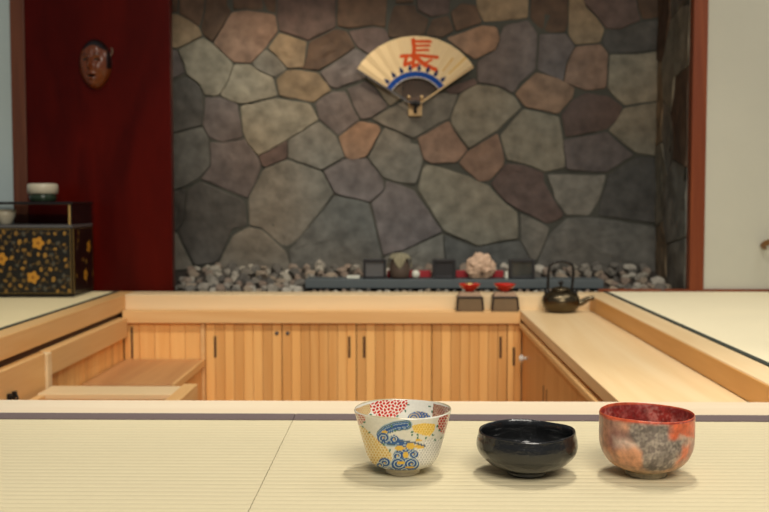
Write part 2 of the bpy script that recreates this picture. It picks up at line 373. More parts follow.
STONES = '''l -0.698,0.911 -0.626,0.906 -0.597,0.885 -0.530,0.852 -0.513,0.777 -0.547,0.768 -0.670,0.739 -0.746,0.769 -0.758,0.781 -0.720,0.844
l -0.827,1.019 -0.786,0.994 -0.731,0.940 -0.698,0.911 -0.720,0.844 -0.758,0.781 -0.783,0.773 -0.821,0.781 -0.842,0.827 -0.897,0.865 -0.905,0.903 -0.933,0.969
p -0.704,1.126 -0.646,1.135 -0.520,1.114 -0.512,1.043 -0.567,0.973 -0.626,0.910 -0.698,0.915 -0.731,0.940 -0.786,0.994 -0.747,1.060
b -0.809,1.176 -0.733,1.176 -0.721,1.151 -0.704,1.131 -0.747,1.060 -0.786,0.998 -0.823,1.023 -0.835,1.056 -0.814,1.143
b -0.717,1.176 -0.486,1.175 -0.520,1.118 -0.646,1.139 -0.700,1.135
b -0.893,1.177 -0.822,1.176 -0.818,1.143 -0.840,1.061 -0.881,1.090 -0.927,1.119
t -0.965,1.119 -0.927,1.115 -0.881,1.090 -0.840,1.061 -0.827,1.023 -0.933,0.973 -0.967,0.978
b -0.986,1.177 -0.897,1.177 -0.932,1.123 -0.986,1.123
m -0.988,0.974 -0.933,0.969 -0.901,0.873 -0.990,0.828
d -0.990,0.819 -0.897,0.861 -0.842,0.823 -0.826,0.769 -0.831,0.652 -0.954,0.622 -0.992,0.618
k -0.992,0.618 -0.954,0.618 -0.831,0.647 -0.806,0.593 -0.799,0.488 -0.846,0.433 -0.915,0.391 -0.995,0.374
g -0.563,0.973 -0.626,0.910 -0.597,0.885 -0.530,0.852 -0.471,0.885 -0.517,0.939
t -0.554,0.977 -0.508,1.039 -0.390,1.005 -0.403,0.893 -0.471,0.889 -0.517,0.939
r -0.486,1.175 -0.268,1.175 -0.269,1.059 -0.382,1.005 -0.508,1.043 -0.516,1.113
b -0.382,1.001 -0.269,1.055 -0.222,1.046 -0.185,0.980 -0.256,0.930 -0.345,0.881 -0.420,0.889 -0.403,0.902
b -0.260,1.175 -0.030,1.174 -0.059,1.054 -0.109,1.067 -0.218,1.055 -0.264,1.063
r -0.218,1.046 -0.109,1.063 -0.059,1.050 -0.034,0.984 -0.126,0.943 -0.181,0.980
m -0.189,0.976 -0.126,0.943 -0.093,0.884 -0.152,0.847 -0.269,0.806 -0.299,0.818 -0.340,0.872 -0.256,0.926
t -0.521,0.848 -0.471,0.885 -0.420,0.885 -0.345,0.872 -0.286,0.801 -0.366,0.747 -0.396,0.756 -0.509,0.777
l -0.670,0.735 -0.526,0.768 -0.383,0.747 -0.362,0.718 -0.341,0.676 -0.455,0.601 -0.544,0.551 -0.600,0.525 -0.646,0.580 -0.666,0.635
m -0.821,0.773 -0.758,0.773 -0.682,0.744 -0.670,0.668 -0.658,0.601 -0.751,0.584 -0.806,0.601 -0.831,0.652
m -0.751,0.584 -0.654,0.597 -0.600,0.521 -0.583,0.475 -0.613,0.408 -0.643,0.344 -0.842,0.429 -0.799,0.488 -0.802,0.584
r -0.600,0.525 -0.544,0.551 -0.472,0.593 -0.473,0.517 -0.570,0.475 -0.587,0.492
g -0.472,0.593 -0.341,0.672 -0.266,0.605 -0.232,0.521 -0.329,0.466 -0.473,0.517
g -0.575,0.471 -0.473,0.513 -0.329,0.462 -0.275,0.365 -0.424,0.179 -0.479,0.124 -0.585,0.222 -0.640,0.230 -0.643,0.344
d -0.902,0.382 -0.842,0.420 -0.652,0.336 -0.648,0.230 -0.712,0.217 -0.756,0.102 -0.782,0.073 -0.871,0.060 -0.942,0.204 -0.912,0.260
d -0.996,0.370 -0.915,0.387 -0.902,0.374 -0.912,0.260 -0.942,0.204 -0.997,0.234
g -0.997,0.221 -0.942,0.196 -0.876,0.051 -1.000,0.034
g -0.640,0.226 -0.585,0.217 -0.479,0.120 -0.458,0.026 -0.786,0.026 -0.769,0.077 -0.708,0.192
o -0.261,0.605 -0.173,0.672 -0.093,0.659 -0.080,0.634 -0.139,0.521 -0.203,0.508 -0.232,0.521
m -0.358,0.747 -0.286,0.797 -0.227,0.793 -0.202,0.735 -0.169,0.676 -0.261,0.609 -0.341,0.680
m -0.223,0.806 -0.147,0.839 -0.097,0.801 -0.047,0.730 -0.122,0.684 -0.164,0.676 -0.202,0.743
l -0.143,0.851 -0.084,0.876 0.008,0.834 0.008,0.768 -0.042,0.730 -0.097,0.805
g -0.122,0.680 -0.047,0.722 0.037,0.768 0.167,0.792 0.243,0.784 0.210,0.684 0.105,0.626 0.054,0.596 -0.068,0.651
r 0.184,0.805 0.314,0.850 0.326,0.825 0.243,0.784 0.209,0.784
g -0.068,0.647 0.054,0.596 0.076,0.584 0.097,0.504 0.067,0.407 -0.000,0.412 -0.072,0.433 -0.135,0.517
m -0.232,0.517 -0.139,0.517 -0.072,0.428 -0.063,0.382 -0.127,0.327 -0.275,0.365 -0.325,0.462
k -0.275,0.361 -0.131,0.327 -0.110,0.256 -0.076,0.103 -0.068,0.027 -0.458,0.026 -0.475,0.120 -0.424,0.179
m -0.123,0.327 -0.063,0.382 -0.063,0.424 -0.000,0.407 0.059,0.382 0.182,0.205 0.021,0.129 -0.072,0.103 -0.106,0.256
g -0.068,0.103 0.021,0.129 0.182,0.201 0.195,0.027 -0.063,0.027
k 0.182,0.196 0.322,0.142 0.507,0.171 0.558,0.078 0.555,0.027 0.195,0.027
l 0.101,0.496 0.143,0.487 0.253,0.454 0.371,0.403 0.438,0.332 0.498,0.289 0.499,0.176 0.330,0.146 0.182,0.209 0.072,0.386
p 0.071,0.600 0.206,0.676 0.222,0.638 0.286,0.550 0.240,0.496 0.135,0.491 0.097,0.508
l 0.247,0.784 0.322,0.825 0.410,0.813 0.477,0.775 0.511,0.729 0.407,0.629 0.286,0.554 0.214,0.655 0.210,0.684
p 0.286,0.550 0.411,0.621 0.441,0.516 0.437,0.487 0.379,0.420 0.329,0.416 0.244,0.496
l 0.515,0.725 0.666,0.692 0.684,0.592 0.694,0.474 0.610,0.458 0.505,0.495 0.446,0.508 0.420,0.613
r 0.442,0.495 0.505,0.491 0.606,0.458 0.606,0.416 0.653,0.336 0.691,0.277 0.662,0.252 0.620,0.239 0.506,0.294 0.438,0.336 0.379,0.407
g 0.614,0.449 0.866,0.445 0.838,0.340 0.796,0.273 0.696,0.277 0.653,0.340
m 0.684,0.592 0.864,0.625 0.982,0.529 0.866,0.453 0.694,0.466
r 0.675,0.700 0.720,0.758 0.774,0.791 0.874,0.775 0.933,0.729 0.913,0.679 0.863,0.633 0.692,0.600
l 0.937,0.725 1.066,0.749 1.079,0.749 1.082,0.524 0.990,0.533 0.872,0.629
o 0.515,0.825 0.569,0.875 0.669,0.846 0.732,0.808 0.720,0.762 0.666,0.700 0.524,0.729 0.477,0.784
m 0.318,0.917 0.397,0.966 0.417,1.008 0.409,1.061 0.529,1.090 0.575,1.036 0.568,0.883 0.502,0.829 0.473,0.784 0.410,0.817 0.322,0.830
o 0.192,1.016 0.342,1.070 0.404,1.061 0.417,1.008 0.397,0.966 0.313,0.925 0.259,0.958
r 0.066,1.174 0.258,1.173 0.204,1.116 0.125,1.099 0.070,1.128
b 0.133,1.095 0.200,1.111 0.225,1.045 0.179,1.016 0.104,1.025
b 0.208,1.124 0.258,1.161 0.316,1.152 0.342,1.078 0.229,1.041
t 0.325,1.173 0.545,1.172 0.533,1.098 0.450,1.086 0.346,1.082 0.316,1.140
b 0.549,1.172 0.691,1.172 0.700,1.069 0.688,1.036 0.605,1.036 0.542,1.094
b -0.026,1.153 0.062,1.153 0.070,1.124 0.121,1.095 0.104,1.025 -0.001,1.017 -0.051,1.017 -0.051,1.067
b -0.022,1.174 0.062,1.174 0.058,1.157 -0.022,1.158
m 0.580,1.032 0.692,1.032 0.730,0.982 0.693,0.908 0.682,0.833 0.640,0.850 0.573,0.883
t 0.695,1.172 0.762,1.151 0.820,1.097 0.850,1.048 0.834,0.994 0.730,0.986 0.700,1.032
p 0.730,0.982 0.834,0.990 0.868,0.945 0.861,0.804 0.774,0.796 0.682,0.829 0.693,0.904
r 0.716,1.172 0.898,1.171 0.990,1.126 1.003,1.085 0.916,1.048 0.854,1.052 0.820,1.101 0.761,1.155
d 0.854,1.044 0.925,1.048 1.003,1.080 1.074,1.088 1.076,0.965 0.993,0.953 0.868,0.949 0.838,0.994
b 0.902,1.171 1.072,1.171 1.074,1.097 1.007,1.089 0.990,1.130
l 0.872,0.945 0.993,0.948 1.076,0.961 1.079,0.753 0.937,0.733 0.887,0.779 0.865,0.808
d 0.874,0.445 0.986,0.520 1.082,0.516 1.087,0.239 0.830,0.273 0.842,0.340
k 0.700,0.268 0.797,0.268 0.843,0.264 1.087,0.226 1.090,0.028 0.555,0.027 0.579,0.078 0.625,0.192
g 0.506,0.285 0.616,0.235 0.633,0.222 0.579,0.082 0.554,0.082 0.507,0.171'''
bm = bmesh.new(); lay = bm.verts.layers.float_color.new('Col')
for ln in STONES.strip().split('\n'):
    c, *pp = ln.split(); pts = [tuple(map(float, q.split(','))) for q in pp]
    pts = [(x, z+.50 if z > 1.165 else z) for x, z in pts]
    slab(bm, lay, pts, rgb(*CODE[c]), lambda u, v, h: (u, 4.232-h, v), .013)
def bigbox(bm, lay, x0, x1, y0, y1, z0, z1, col):
    n0 = len(bm.verts); box(bm, x0, x1, y0, y1, z0, z1, bev=0); bm.verts.ensure_lookup_table()
    for v in bm.verts[n0:]: v[lay] = Vector((*col, 1))
struct('wall_back', bm, 'stone', smooth=False)
struct('wall_back_mortar', B(-1.7, 1.5, 4.225, 4.33, -.6, 1.79, bev=0), 'mortar')
# right return of the niche, same stone
bm = bmesh.new(); lay = bm.verts.layers.float_color.new('Col')
RET = [[(3.775, -.1), (4.04, -.1), (4.02, .16), (3.775, .20)], [(4.04, -.1), (4.219, -.1), (4.219, .22), (4.10, .26), (4.02, .16)],
       [(3.775, .20), (4.02, .16), (4.10, .26), (4.05, .44), (3.95, .5), (3.775, .46)], [(4.10, .26), (4.219, .22), (4.219, .56), (4.13, .58), (4.05, .44)],
       [(3.775, .46), (3.95, .5), (4.0, .68), (3.95, .82), (3.775, .84)], [(3.95, .5), (4.05, .44), (4.13, .58), (4.12, .75), (4.0, .68)],
       [(4.13, .58), (4.219, .56), (4.219, .92), (4.14, .9), (4.12, .75)], [(3.775, .84), (3.95, .82), (4.0, .68), (4.12, .75), (4.14, .9), (4.03, 1.06), (3.775, 1.1)],
       [(4.14, .9), (4.219, .92), (4.219, 1.75), (4.05, 1.75), (4.03, 1.06)], [(3.775, 1.1), (4.03, 1.06), (4.05, 1.75), (3.775, 1.75)]]
for pts, c in zip(RET, 'gtglbgtlbg'):
    slab(bm, lay, pts, rgb(*CODE[c]), lambda u, v, h: (1.082-h, u, v), .011)
struct('wall_niche_side', bm, 'stone', smooth=False)
struct('wall_niche_side_mortar', B(1.077, 1.131, 3.776, 4.2245, -.6, 1.79, bev=0), 'mortar')
struct('wall_niche_left', B(-1.75, -1.70, 3.78, 4.33, -.6, 1.6, bev=0), 'mortar')
# bed of the niche: slopes up towards the wall
bm = bmesh.new()
pf = [(3.701, -.2), (3.701, -.010), (3.80, -.016), (3.94, -.006), (4.224, .040), (4.224, -.2)]
A = [bm.verts.new((-1.69, y, z)) for y, z in pf]; Bq = [bm.verts.new((1.076, y, z)) for y, z in pf]
for i in range(len(pf)): bm.faces.new((A[i], A[(i+1) % len(pf)], Bq[(i+1) % len(pf)], Bq[i]))
bm.faces.new(A); bm.faces.new(Bq[::-1])
struct('floor_niche', bm, 'dark_bed')
def bedz(y):
    for (y0, z0), (y1, z1) in zip(pf[1:4], pf[2:5]):
        if y0 <= y <= y1: return z0+(z1-z0)*(y-y0)/(y1-y0)
    return .028

# ================================================================ TATAMI MATS
def mat_thing(x0, x1, y0, y1, label, border, bw, side, base=(216, 204, 170), group=None):
    t = thing('tatami_mat', label, 'tatami mat', ((x0+x1)/2, (y0+y1)/2, -.054), group)
    bm = bmesh.new(); lay = bm.verts.layers.float_color.new('Col'); pitch = .0156; n = int((y1-y0)/pitch); P = (y1-y0)/n; K = 8
    prof = [(y0, -.052)]
    for i in range(n):
        for k in range(K): prof.append((y0+P*(i+k/K), -.0013*(1-abs(math.sin(math.pi*k/K))**.6)))
    prof += [(y1, -.0009), (y1, -.052)]
    L = [bm.verts.new((x0, y, z)) for y, z in prof]; Rr = [bm.verts.new((x1, y, z)) for y, z in prof]
    for i, (a, b) in enumerate(zip(L, Rr)):
        c = rgb(*base)
        if 0 < i < len(prof)-2 and (i-1) % K == 0: c = c*.86  # groove lines darkened in the colour to strengthen the ridge shading
        a[lay] = b[lay] = Vector((*c, 1))
    for i in range(len(prof)-1): bm.faces.new((L[i], L[i+1], Rr[i+1], Rr[i]))
    bm.faces.new(L); bm.faces.new(Rr[::-1]); bm.faces.new((L[0], Rr[0], Rr[-1], L[-1]))
    obj('rush_surface', bm, 'tatami', t)
    if side == 'back': b = B(x0, x1, y1+.0005, y1+bw, -.052, .0012, bev=.0012)
    elif side == 'left': b = B(x0-bw, x0-.0005, y0, y1, -.052, .0012, bev=.0012)
    else: b = B(x1+.0005, x1+bw, y0, y1, -.052, .0012, bev=.0012)
    obj('cloth_border', b, border, t, label='dark cloth border')
    return t
mat_thing(-1.985, -.1660, .3, 1.530, 'pale rush tatami mat filling the bottom left corner, left of the seam', 'cloth_purple', .041, 'back')
mat_thing(-.1652, 1.655, .3, 1.530, 'pale rush tatami mat that the three tea bowls stand on', 'cloth_purple', .041, 'back')
mat_thing(-2.1, -1.063, 1.69, 3.70, 'tatami mat under the gold-flowered black chest, beyond the left frame board', 'cloth_green', .015, 'right', (232, 216, 172))
mat_thing(.773, 2.3, 1.69, 3.725, 'wide cream tatami mat to the right of the sunken counter, by the plain wall', 'cloth_green', .016, 'left', (240, 229, 196))

# ================================================================ SUNKEN COUNTER
def staves(bm, lay, u0, u1, z0, z1, d0, d1, axis='x', w=.031, flat=False):
    """a face built of vertical staves between u0 and u1 (along x or y), tone differing from stave to stave"""
    n = max(1, round((u1-u0)/w)); W = (u1-u0)/n
    for i in range(n):
        k = random.choice([.86, .93, 1.0, 1.05, 1.1]); n0 = len(bm.verts); g = .0005
        a, b = u0+i*W+g, u0+(i+1)*W-g
        if axis == 'x': box(bm, a, b, d0, d1, z0, z1, bev=.0015)
        else: box(bm, d0, d1, a, b, z0, z1, bev=.0015)
        bm.verts.ensure_lookup_table()
        for v in bm.verts[n0:]: v[lay] = Vector((k, k*(1-.25*(1-k)), k*(1-.4*(1-k)), 1))
def stave_obj(name, parent, *a, **k):
    bm = bmesh.new(); lay = bm.verts.layers.float_color.new('Col'); staves(bm, lay, *a, **k)
    return obj(name, bm, 'stave', parent)
# worktops
obj('worktop', B(-.984, .425, 3.512, 3.569, -.096, -.052, bev=.002), 'tan_x', loc=(-.28, 3.54, -.096), cat='worktop',
    label='long plank worktop across the back of the pit, in front of the stone wall')
t = thing('worktop', 'wide pale worktop along the right side of the pit with the kettle on it', 'worktop', (.55, 2.6, -.112))
obj('top_board', B(.427, .6775, 1.684, 3.569, -.082, -.052, bev=.002), 'pale_y', t)
bm = B(.441, .681, 1.684, 3.569, -.094, -.082, bev=0)
box(bm, .421, .681, 1.684, 3.511, -.112, -.094, bev=.003)
obj('edge_rail', bm, 'tan_y', t)
# back cabinet
t = thing('base_cabinet', 'cabinet of vertical staves with slit pulls under the back worktop', 'cabinet', (-.28, 3.55, -.595))
obj('carcass', B(-.984, .430, 3.548, 3.569, -.595, -.098, bev=0), 'slot', t)
stave_obj('side_panel', t, -.984, -.712, -.59, -.098, 3.534, 3.547, w=.05)
obj('finger_slot', B(-.960, -.953, 3.532, 3.5335, -.225, -.112, bev=0), 'slot', t, label='dark slit')
obj('stile', B(-.710, -.694, 3.526, 3.547, -.59, -.098), 'tan_x', t)
D = [(-.692, -.421, -.658), (-.419, -.156, -.180), (-.154, .112, -.127), (.114, .380, .357)]
for x0, x1, sx in D:
    d = stave_obj('door', t, x0, x1, -.59, -.098, 3.530, 3.547, w=.033)
    obj('finger_slot', B(sx-.004, sx+.004, 3.528, 3.5295, -.220, -.144, bev=0), 'slot', d, label='dark slit pull')
for sx, dd in ((-.438, 0), (-.399, 1)):
    bm = bmesh.new(); lathe(bm, [(0, 0), (.006, 0), (.007, .002), (.005, .004), (0, .004)], (0, 0, 0), 16)
    bmesh.ops.transform(bm, matrix=Matrix.Translation((sx, 3.530, -.133)) @ Matrix.Rotation(R(90), 4, 'X'), verts=bm.verts[:])
    obj('lock', bm, 'grey_panel', [c for c in t.children if c.name.startswith('door')][dd])
s = stave_obj('corner_stile', t, .382, .430, -.59, -.098, 3.530, 3.547, w=.025)
obj('finger_slot', B(.400, .408, 3.528, 3.5295, -.246, -.182, bev=0), 'slot', s, label='dark slit pull')
# right cabinet
t = thing('base_cabinet', 'cabinet with a round white knob under the right-hand worktop', 'cabinet', (.55, 2.6, -.595))
obj('carcass', B(.449, .675, 1.70, 3.525, -.595, -.113, bev=0), 'slot', t)
for y0, y1, kind in ((1.72, 2.43, None), (2.432, 2.958, 's0'), (2.962, 3.488, 's1k')):
    d = obj('door', B(.433, .448, y0, y1, -.59, -.113), 'door_z', t)
    if kind:
        sy = y1-.03 if kind == 's0' else y0+.03
        obj('finger_slot', B(.4318, .4328, sy-.005, sy+.005, -.295, -.218, bev=0), 'slot', d, label='dark slit pull')
    if kind == 's1k':
        bm = bmesh.new(); lathe(bm, [(.006, 0), (.006, .008), (.012, .012), (.0135, .018), (.010, .024), (0, .026)], (0, 0, 0), 24)
        bmesh.ops.transform(bm, matrix=Matrix.Translation((.4325, 3.40, -.201)) @ Matrix.Rotation(R(-90), 4, 'Y'), verts=bm.verts[:])
        obj('knob', bm, 'white_knob', d, smooth=True, label='round white knob')
obj('corner_post', B(.433, .448, 3.490, 3.527, -.59, -.113), 'door_z', t)
# left side of the pit
t = thing('wall_shelf_unit', 'fitted wooden side panel with upper rail along the left side of the pit', 'panel', (-.98, 3.1, -.595))
obj('upper_rail', B(-.998, -.966, 2.729, 3.510, -.145, -.076, bev=.002), 'tan_y', t)
stave_obj('stave_panel', t, 2.729, 3.530, -.59, -.146, -.998, -.986, axis='y', w=.04)
t = thing('base_cabinet', 'left-hand wooden cabinet with a dark metal pull, nearest the front board', 'cabinet', (-.98, 2.2, -.595))
obj('carcass', B(-.998, -.985, 1.70, 2.726, -.59, -.078, bev=0), 'door_z', t)
obj('door', B(-.984, -.966, 1.70, 2.688, -.59, -.076, bev=.002), 'tan_y', t)
obj('edge_strip', B(-.984, -.960, 2.690, 2.726, -.59, -.078, bev=.003), 'pale_y', t, label='pale edge strip')
bm = bmesh.new()
tube(bm, [(-.957, 2.425, -.142), (-.950, 2.430, -.152), (-.950, 2.44, -.155), (-.950, 2.45, -.152), (-.957, 2.455, -.142)], .003, 10)
box(bm, -.966, -.955, 2.418, 2.430, -.152, -.136, bev=.002); box(bm, -.966, -.955, 2.450, 2.462, -.152, -.136, bev=.002)
obj('pull_handle', bm, 'iron_dark', [c for c in t.children if c.name.startswith('door')][0])
# low shelf box
t = thing('low_shelf', 'brown wooden low step shelf in the back left corner of the pit', 'shelf', (-.82, 3.2, -.595))
obj('top_board', B(-.982, -.702, 3.045, 3.524, -.246, -.227, bev=.002), 'shelf_wood', t)
obj('side_panel', B(-.716, -.702, 3.07, 3.510, -.59, -.247, bev=.001), 'door_z', t)
obj('side_panel', B(-.975, -.960, 3.07, 3.510, -.59, -.247, bev=.001), 'door_z', t)
obj('front_edge', B(-.702, -.693, 3.045, 3.524, -.250, -.225, bev=.001), 'tan_y', t)
obj('post', B(-.709, -.694, 3.511, 3.5245, -.59, -.2505, bev=.001), 'tan_x', t)
# open box in front of it
t = thing('open_drawer', 'pale open wooden drawer box pulled out at the left of the pit', 'drawer', (-.75, 2.4, -.5))
obj('end_board', B(-.952, -.592, 2.585, 2.70, -.183, -.168, bev=.002), 'pale_x', t)
obj('end_panel', B(-.952, -.592, 2.588, 2.606, -.5, -.1835, bev=.001), 'tan_x', t)
obj('side_board', B(-.590, -.552, 1.95, 2.70, -.5, -.161, bev=.002), 'tan_y', t)
obj('side_board', B(-.952, -.930, 1.95, 2.583, -.5, -.171, bev=.002), 'tan_y', t)
obj('bottom_board', B(-.929, -.591, 1.95, 2.587, -.5, -.485, bev=0), 'tan_x', t)

# ================================================================ PLANK WITH DISPLAY
t = thing('display_plank', 'blue-grey plank laid on the rubble along the foot of the stone wall', 'shelf', (.22, 3.865, -.03))
obj('board', B(-.362, .775, 3.80, 3.935, .003, .037, bev=.003), 'slate', t)
for x in (-.30, .02, .38, .71):
    obj('foot', B(x-.02, x+.02, 3.815, 3.93, -.013, .002, bev=.002), 'iron_dark', t)
def frame_box(x0, x1, mat, label, cat='box', y0=3.835, z1=.112, w=.010):
    t = thing('display_box', label, cat, ((x0+x1)/2, y0+.02, .0375), 'small dark boxes on the blue-grey plank')
    y1 = y0+.045
    bm = B(x0, x0+w, y0, y1, .0375, z1); box(bm, x1-w, x1, y0, y1, .0375, z1)
    box(bm, x0+w, x1-w, y0, y1, z1-w, z1); box(bm, x0+w, x1-w, y0, y1, .0375, .0375+w)
    obj('frame', bm, 'black_wood', t)
    obj('panel', B(x0+w, x1-w, y0+.008, y0+.014, .0375+w, z1-w, bev=0), mat, t)
frame_box(-.142, -.053, 'grey_panel', 'dark square box with a grey front, leftmost on the blue-grey plank')
frame_box(.125, .215, 'black_wood', 'plain black square box between the grey-draped jar and the pale lumpy stone')
frame_box(.420, .518, 'dark_glass', 'dark square box with a glossy front, between the pale lumpy stone and the kettle')
obj('felt_strip', B(-.050, .122, 3.895, 3.932, .0375, .064, bev=.003), 'red_felt', loc=(.03, 3.913, .0375), cat='cloth',
    label='red felt strip behind the grey-draped jar', group='red felt strips')
obj('felt_strip', B(.218, .404, 3.895, 3.932, .0375, .064, bev=.003), 'red_felt', loc=(.31, 3.913, .0375), cat='cloth',
    label='red felt strip behind the pale lumpy stone', group='red felt strips')
# jar draped with a folded cloth
t = thing('draped_jar', 'small brown jar draped with a folded olive grey cloth on the plank', 'jar', (0, 3.852, .0378))
bm = bmesh.new(); lathe(bm, [(0, 0), (.030, 0), (.038, .010), (.040, .040), (.036, .062), (.030, .080), (0, .080)], (-.001, 3.852, .0378), 32)
obj('jar_body', bm, 'brown_jar', t, smooth=True)
bm = bmesh.new(); rings = []
for j in range(9):
    q = j/8; ring = []
    for i in range(48):
        a = 2*math.pi*i/48; dro = (.5+.5*math.cos(4*(a+math.pi/2)))**1.5
        r = .038*min(1, q*1.6)+.009*max(0, q-.55)*2+.004*math.sin(9*a)*q
        z = .150-.010*q-max(0, q-.5)*2*(.010+.038*dro)+.004*noise.noise(Vector((a*3, q*4, 1)))
        ring.append(bm.verts.new((-.001+r*math.cos(a), 3.852+r*math.sin(a), z-.013)))
    rings.append(ring)
for A, Bq in zip(rings, rings[1:]):
    for i in range(48): bm.faces.new((A[i], A[(i+1) % 48], Bq[(i+1) % 48], Bq[i]))
bm.faces.new(rings[0])
obj('cloth_cover', bm, 'cloth_grey', t, smooth=True)
bm = bmesh.new(); lathe(bm, [(0, 0), (.010, .002), (.016, .012), (.015, .024), (.008, .031), (0, .032)], (.061, 3.850, .0378), 24)
obj('pottery_ball', bm, 'white_paper', loc=(.061, 3.850, .0378), smooth=True, cat='ornament', label='tiny whitish round ornament on the plank, right of the draped jar')
# pale lumpy stone
bm = bmesh.new(); bmesh.ops.create_icosphere(bm, subdivisions=5, radius=1)
lay = bm.verts.layers.float_color.new('Col')
for v in bm.verts:
    d = v.co.normalized(); n = noise.noise(d*2.3)*.20 + .5*abs(noise.noise(d*3.6+Vector((4, 1, 2))))*.5
    g = math.exp(-((d.x-.12)**2*30+(d.z+.65)**2*9)) * (1 if d.y < 0 else 0)     # hollow low on the front, its shade also painted into the colour
    k = 1+n-.35*g-.06; v.co = Vector((d.x*.055*k, d.y*.034*k, max(-.044, d.z*.052*k)))
    c = rgb(196, 166, 140)*(1-.85*g)*(1-.25*max(0, noise.noise(d*5))); v[lay] = Vector((*c, 1))
bmesh.ops.translate(bm, verts=bm.verts[:], vec=(.310, 3.852, .0378+.044))
obj('carved_stone', bm, 'pale_stone', loc=(.310, 3.852, .0378), smooth=True, cat='ornament', label='pale pinkish lumpy stone ornament on the plank')
obj('paper_slip', B(-.205, -.155, 3.84, 3.87, .0375, .049, bev=.002), 'white_paper', loc=(-.18, 3.855, .0375), cat='ornament', label='small white block on the plank, left of the grey-fronted box')
obj('paper_slip', B(.405, .416, 3.84, 3.855, .0375, .066, bev=.002), 'white_paper', loc=(.41, 3.845, .0375), cat='ornament', label='narrow white block on the plank, beside the glossy-fronted box')

# ================================================================ RUBBLE
proto = []
for s in range(9):
    bm = bmesh.new(); bmesh.ops.create_icosphere(bm, subdivisions=3, radius=1); lay = bm.verts.layers.float_color.new('Col')
    rs = random.Random(s+3); pl = []
    for _ in range(15):
        d = Vector((rs.gauss(0, 1), rs.gauss(0, 1), rs.gauss(0, 1))).normalized(); pl.append((d, rs.uniform(.55, .85)))
    col = rgb(*[(152, 146, 134), (124, 118, 108), (172, 165, 150), (138, 122, 108), (100, 96, 90), (156, 142, 124), (188, 182, 168), (120, 116, 108), (144, 130, 116)][s])
    for v in bm.verts:
        for d, k in pl:
            e = v.co.dot(d)-k
            if e > 0: v.co -= d*e
        v.co.z *= .72
        v[lay] = Vector((*(col*(1+.15*noise.noise(v.co*3))), 1))
    me = bpy.data.meshes.new('rubble_stone'); bm.to_mesh(me); bm.free(); me.materials.append(M['rock']); proto.append(me)
placed = []
def rock(x, y, z, r, lab, grp):
    o = bpy.data.objects.new('rubble_stone', random.choice(proto)); COL.objects.link(o)
    o.scale = (r*random.uniform(.9, 1.15), r*random.uniform(.85, 1.0), r*random.uniform(.9, 1.3))
    o.rotation_euler = (random.uniform(-.35, .35), random.uniform(-.35, .35), random.uniform(0, 6.28))
    o.location = (x, y, z+r*.56); tag(o, lab, 'stone', grp)
def rocks():
    y = 4.195; row = 0
    while y > 3.72:
        x = -.905+random.uniform(0, .03)
        while x < 1.05:
            r = random.uniform(.018, .033)
            xx, yy = x+r, y+random.uniform(-.008, .008)
            onplank = -.395 < xx < .805 and 3.772 < yy < 3.985
            if not onplank and xx+r < 1.055 and not (yy < 3.81 and xx-r < -.85):
                far_up = random.uniform(0, .012) if yy > 4.08 else 0
                if xx < -.37: lab, grp = 'rough grey rubble stone in the bed left of the blue-grey plank', 'rubble stones left of the plank'
                elif xx > .78: lab, grp = 'rough grey rubble stone in the bed right of the blue-grey plank', 'rubble stones right of the plank'
                elif yy > 3.9: lab, grp = 'rough rubble stone behind the blue-grey plank, against the wall', 'rubble stones behind the plank'
                else: lab, grp = 'small rubble stone in front of the blue-grey plank', 'rubble stones in front of the plank'
                if grp.endswith('front of the plank'): r = random.uniform(.012, .016)
                near = min([math.hypot(xx-a, yy-b)-.93*q for a, b, q in placed[-160:]] or [1])
                if near < .010: x += .012; continue
                r = min(r, near/.93); placed.append((xx, yy, r))
                rock(xx, yy, bedz(yy)+far_up, r, lab, grp)
            x += 2*r+random.uniform(-.004, .004)
        y -= .055; row += 1
rocks()

# ================================================================ FAN ON THE WALL
FX, FZ, FY = .0651, .7293, 4.185
t = thing('folding_fan', 'open cream folding fan with an orange-red character and blue inner band', 'fan', (FX, FY, FZ))
r0, r1 = .117, .288; a0, a1 = R(35.5), R(147.5)
NA, NR = 420, 110; bm = bmesh.new(); grid = []
for i in range(NA+1):
    a = a0+(a1-a0)*i/NA; fold = (i/NA*22) % 2; fold = fold if fold < 1 else 2-fold
    grid.append([bm.verts.new((FX+(r0+(r1-r0)*j/NR)*math.cos(a), FY-.004-.007*fold*(.4+.6*j/NR), FZ+(r0+(r1-r0)*j/NR)*math.sin(a))) for j in range(NR+1)])
for i in range(NA):
    for j in range(NR): bm.faces.new((grid[i][j], grid[i][j+1], grid[i+1][j+1], grid[i+1][j]))
leaf = obj('fan_leaf', bm, 'paper', t, recalc=False)
c = coords(leaf); S = 1/(.00423/5.39); u = 325+(c[:, 0]+FX-.0651)*S*1.0; v = 413-c[:, 2]*S   # drawing units of the leaf
u = 327+c[:, 0]*S; rr = np.hypot(c[:, 0], c[:, 2]); aa = np.arctan2(c[:, 2], c[:, 0])
col = np.tile(rgb(216, 192, 150), (len(c), 1)); 
ink = rgb(200, 78, 34)
strokes = [([(312, 68), (318, 110), (313, 158)], 9), ([(312, 74), (404, 76)], 7), ([(318, 98), (398, 97)], 6), ([(318, 121), (392, 120)], 6),
           ([(250, 152), (330, 146), (440, 158)], 8), ([(276, 160), (268, 198), (300, 186)], 8), ([(316, 160), (312, 206), (338, 196)], 8),
           ([(330, 160), (372, 196), (430, 222)], 10), ([(408, 172), (372, 190)], 6)]
for pts, w in strokes:
    m = polydist(u, v, pts) < w*1.15; col[m] = ink
col[rr < r0+.029] = rgb(188, 176, 160)
m = rr < r0+.026; col[m] = rgb(26, 66, 140)
col[rr < r0+.0035] = rgb(190, 186, 176)
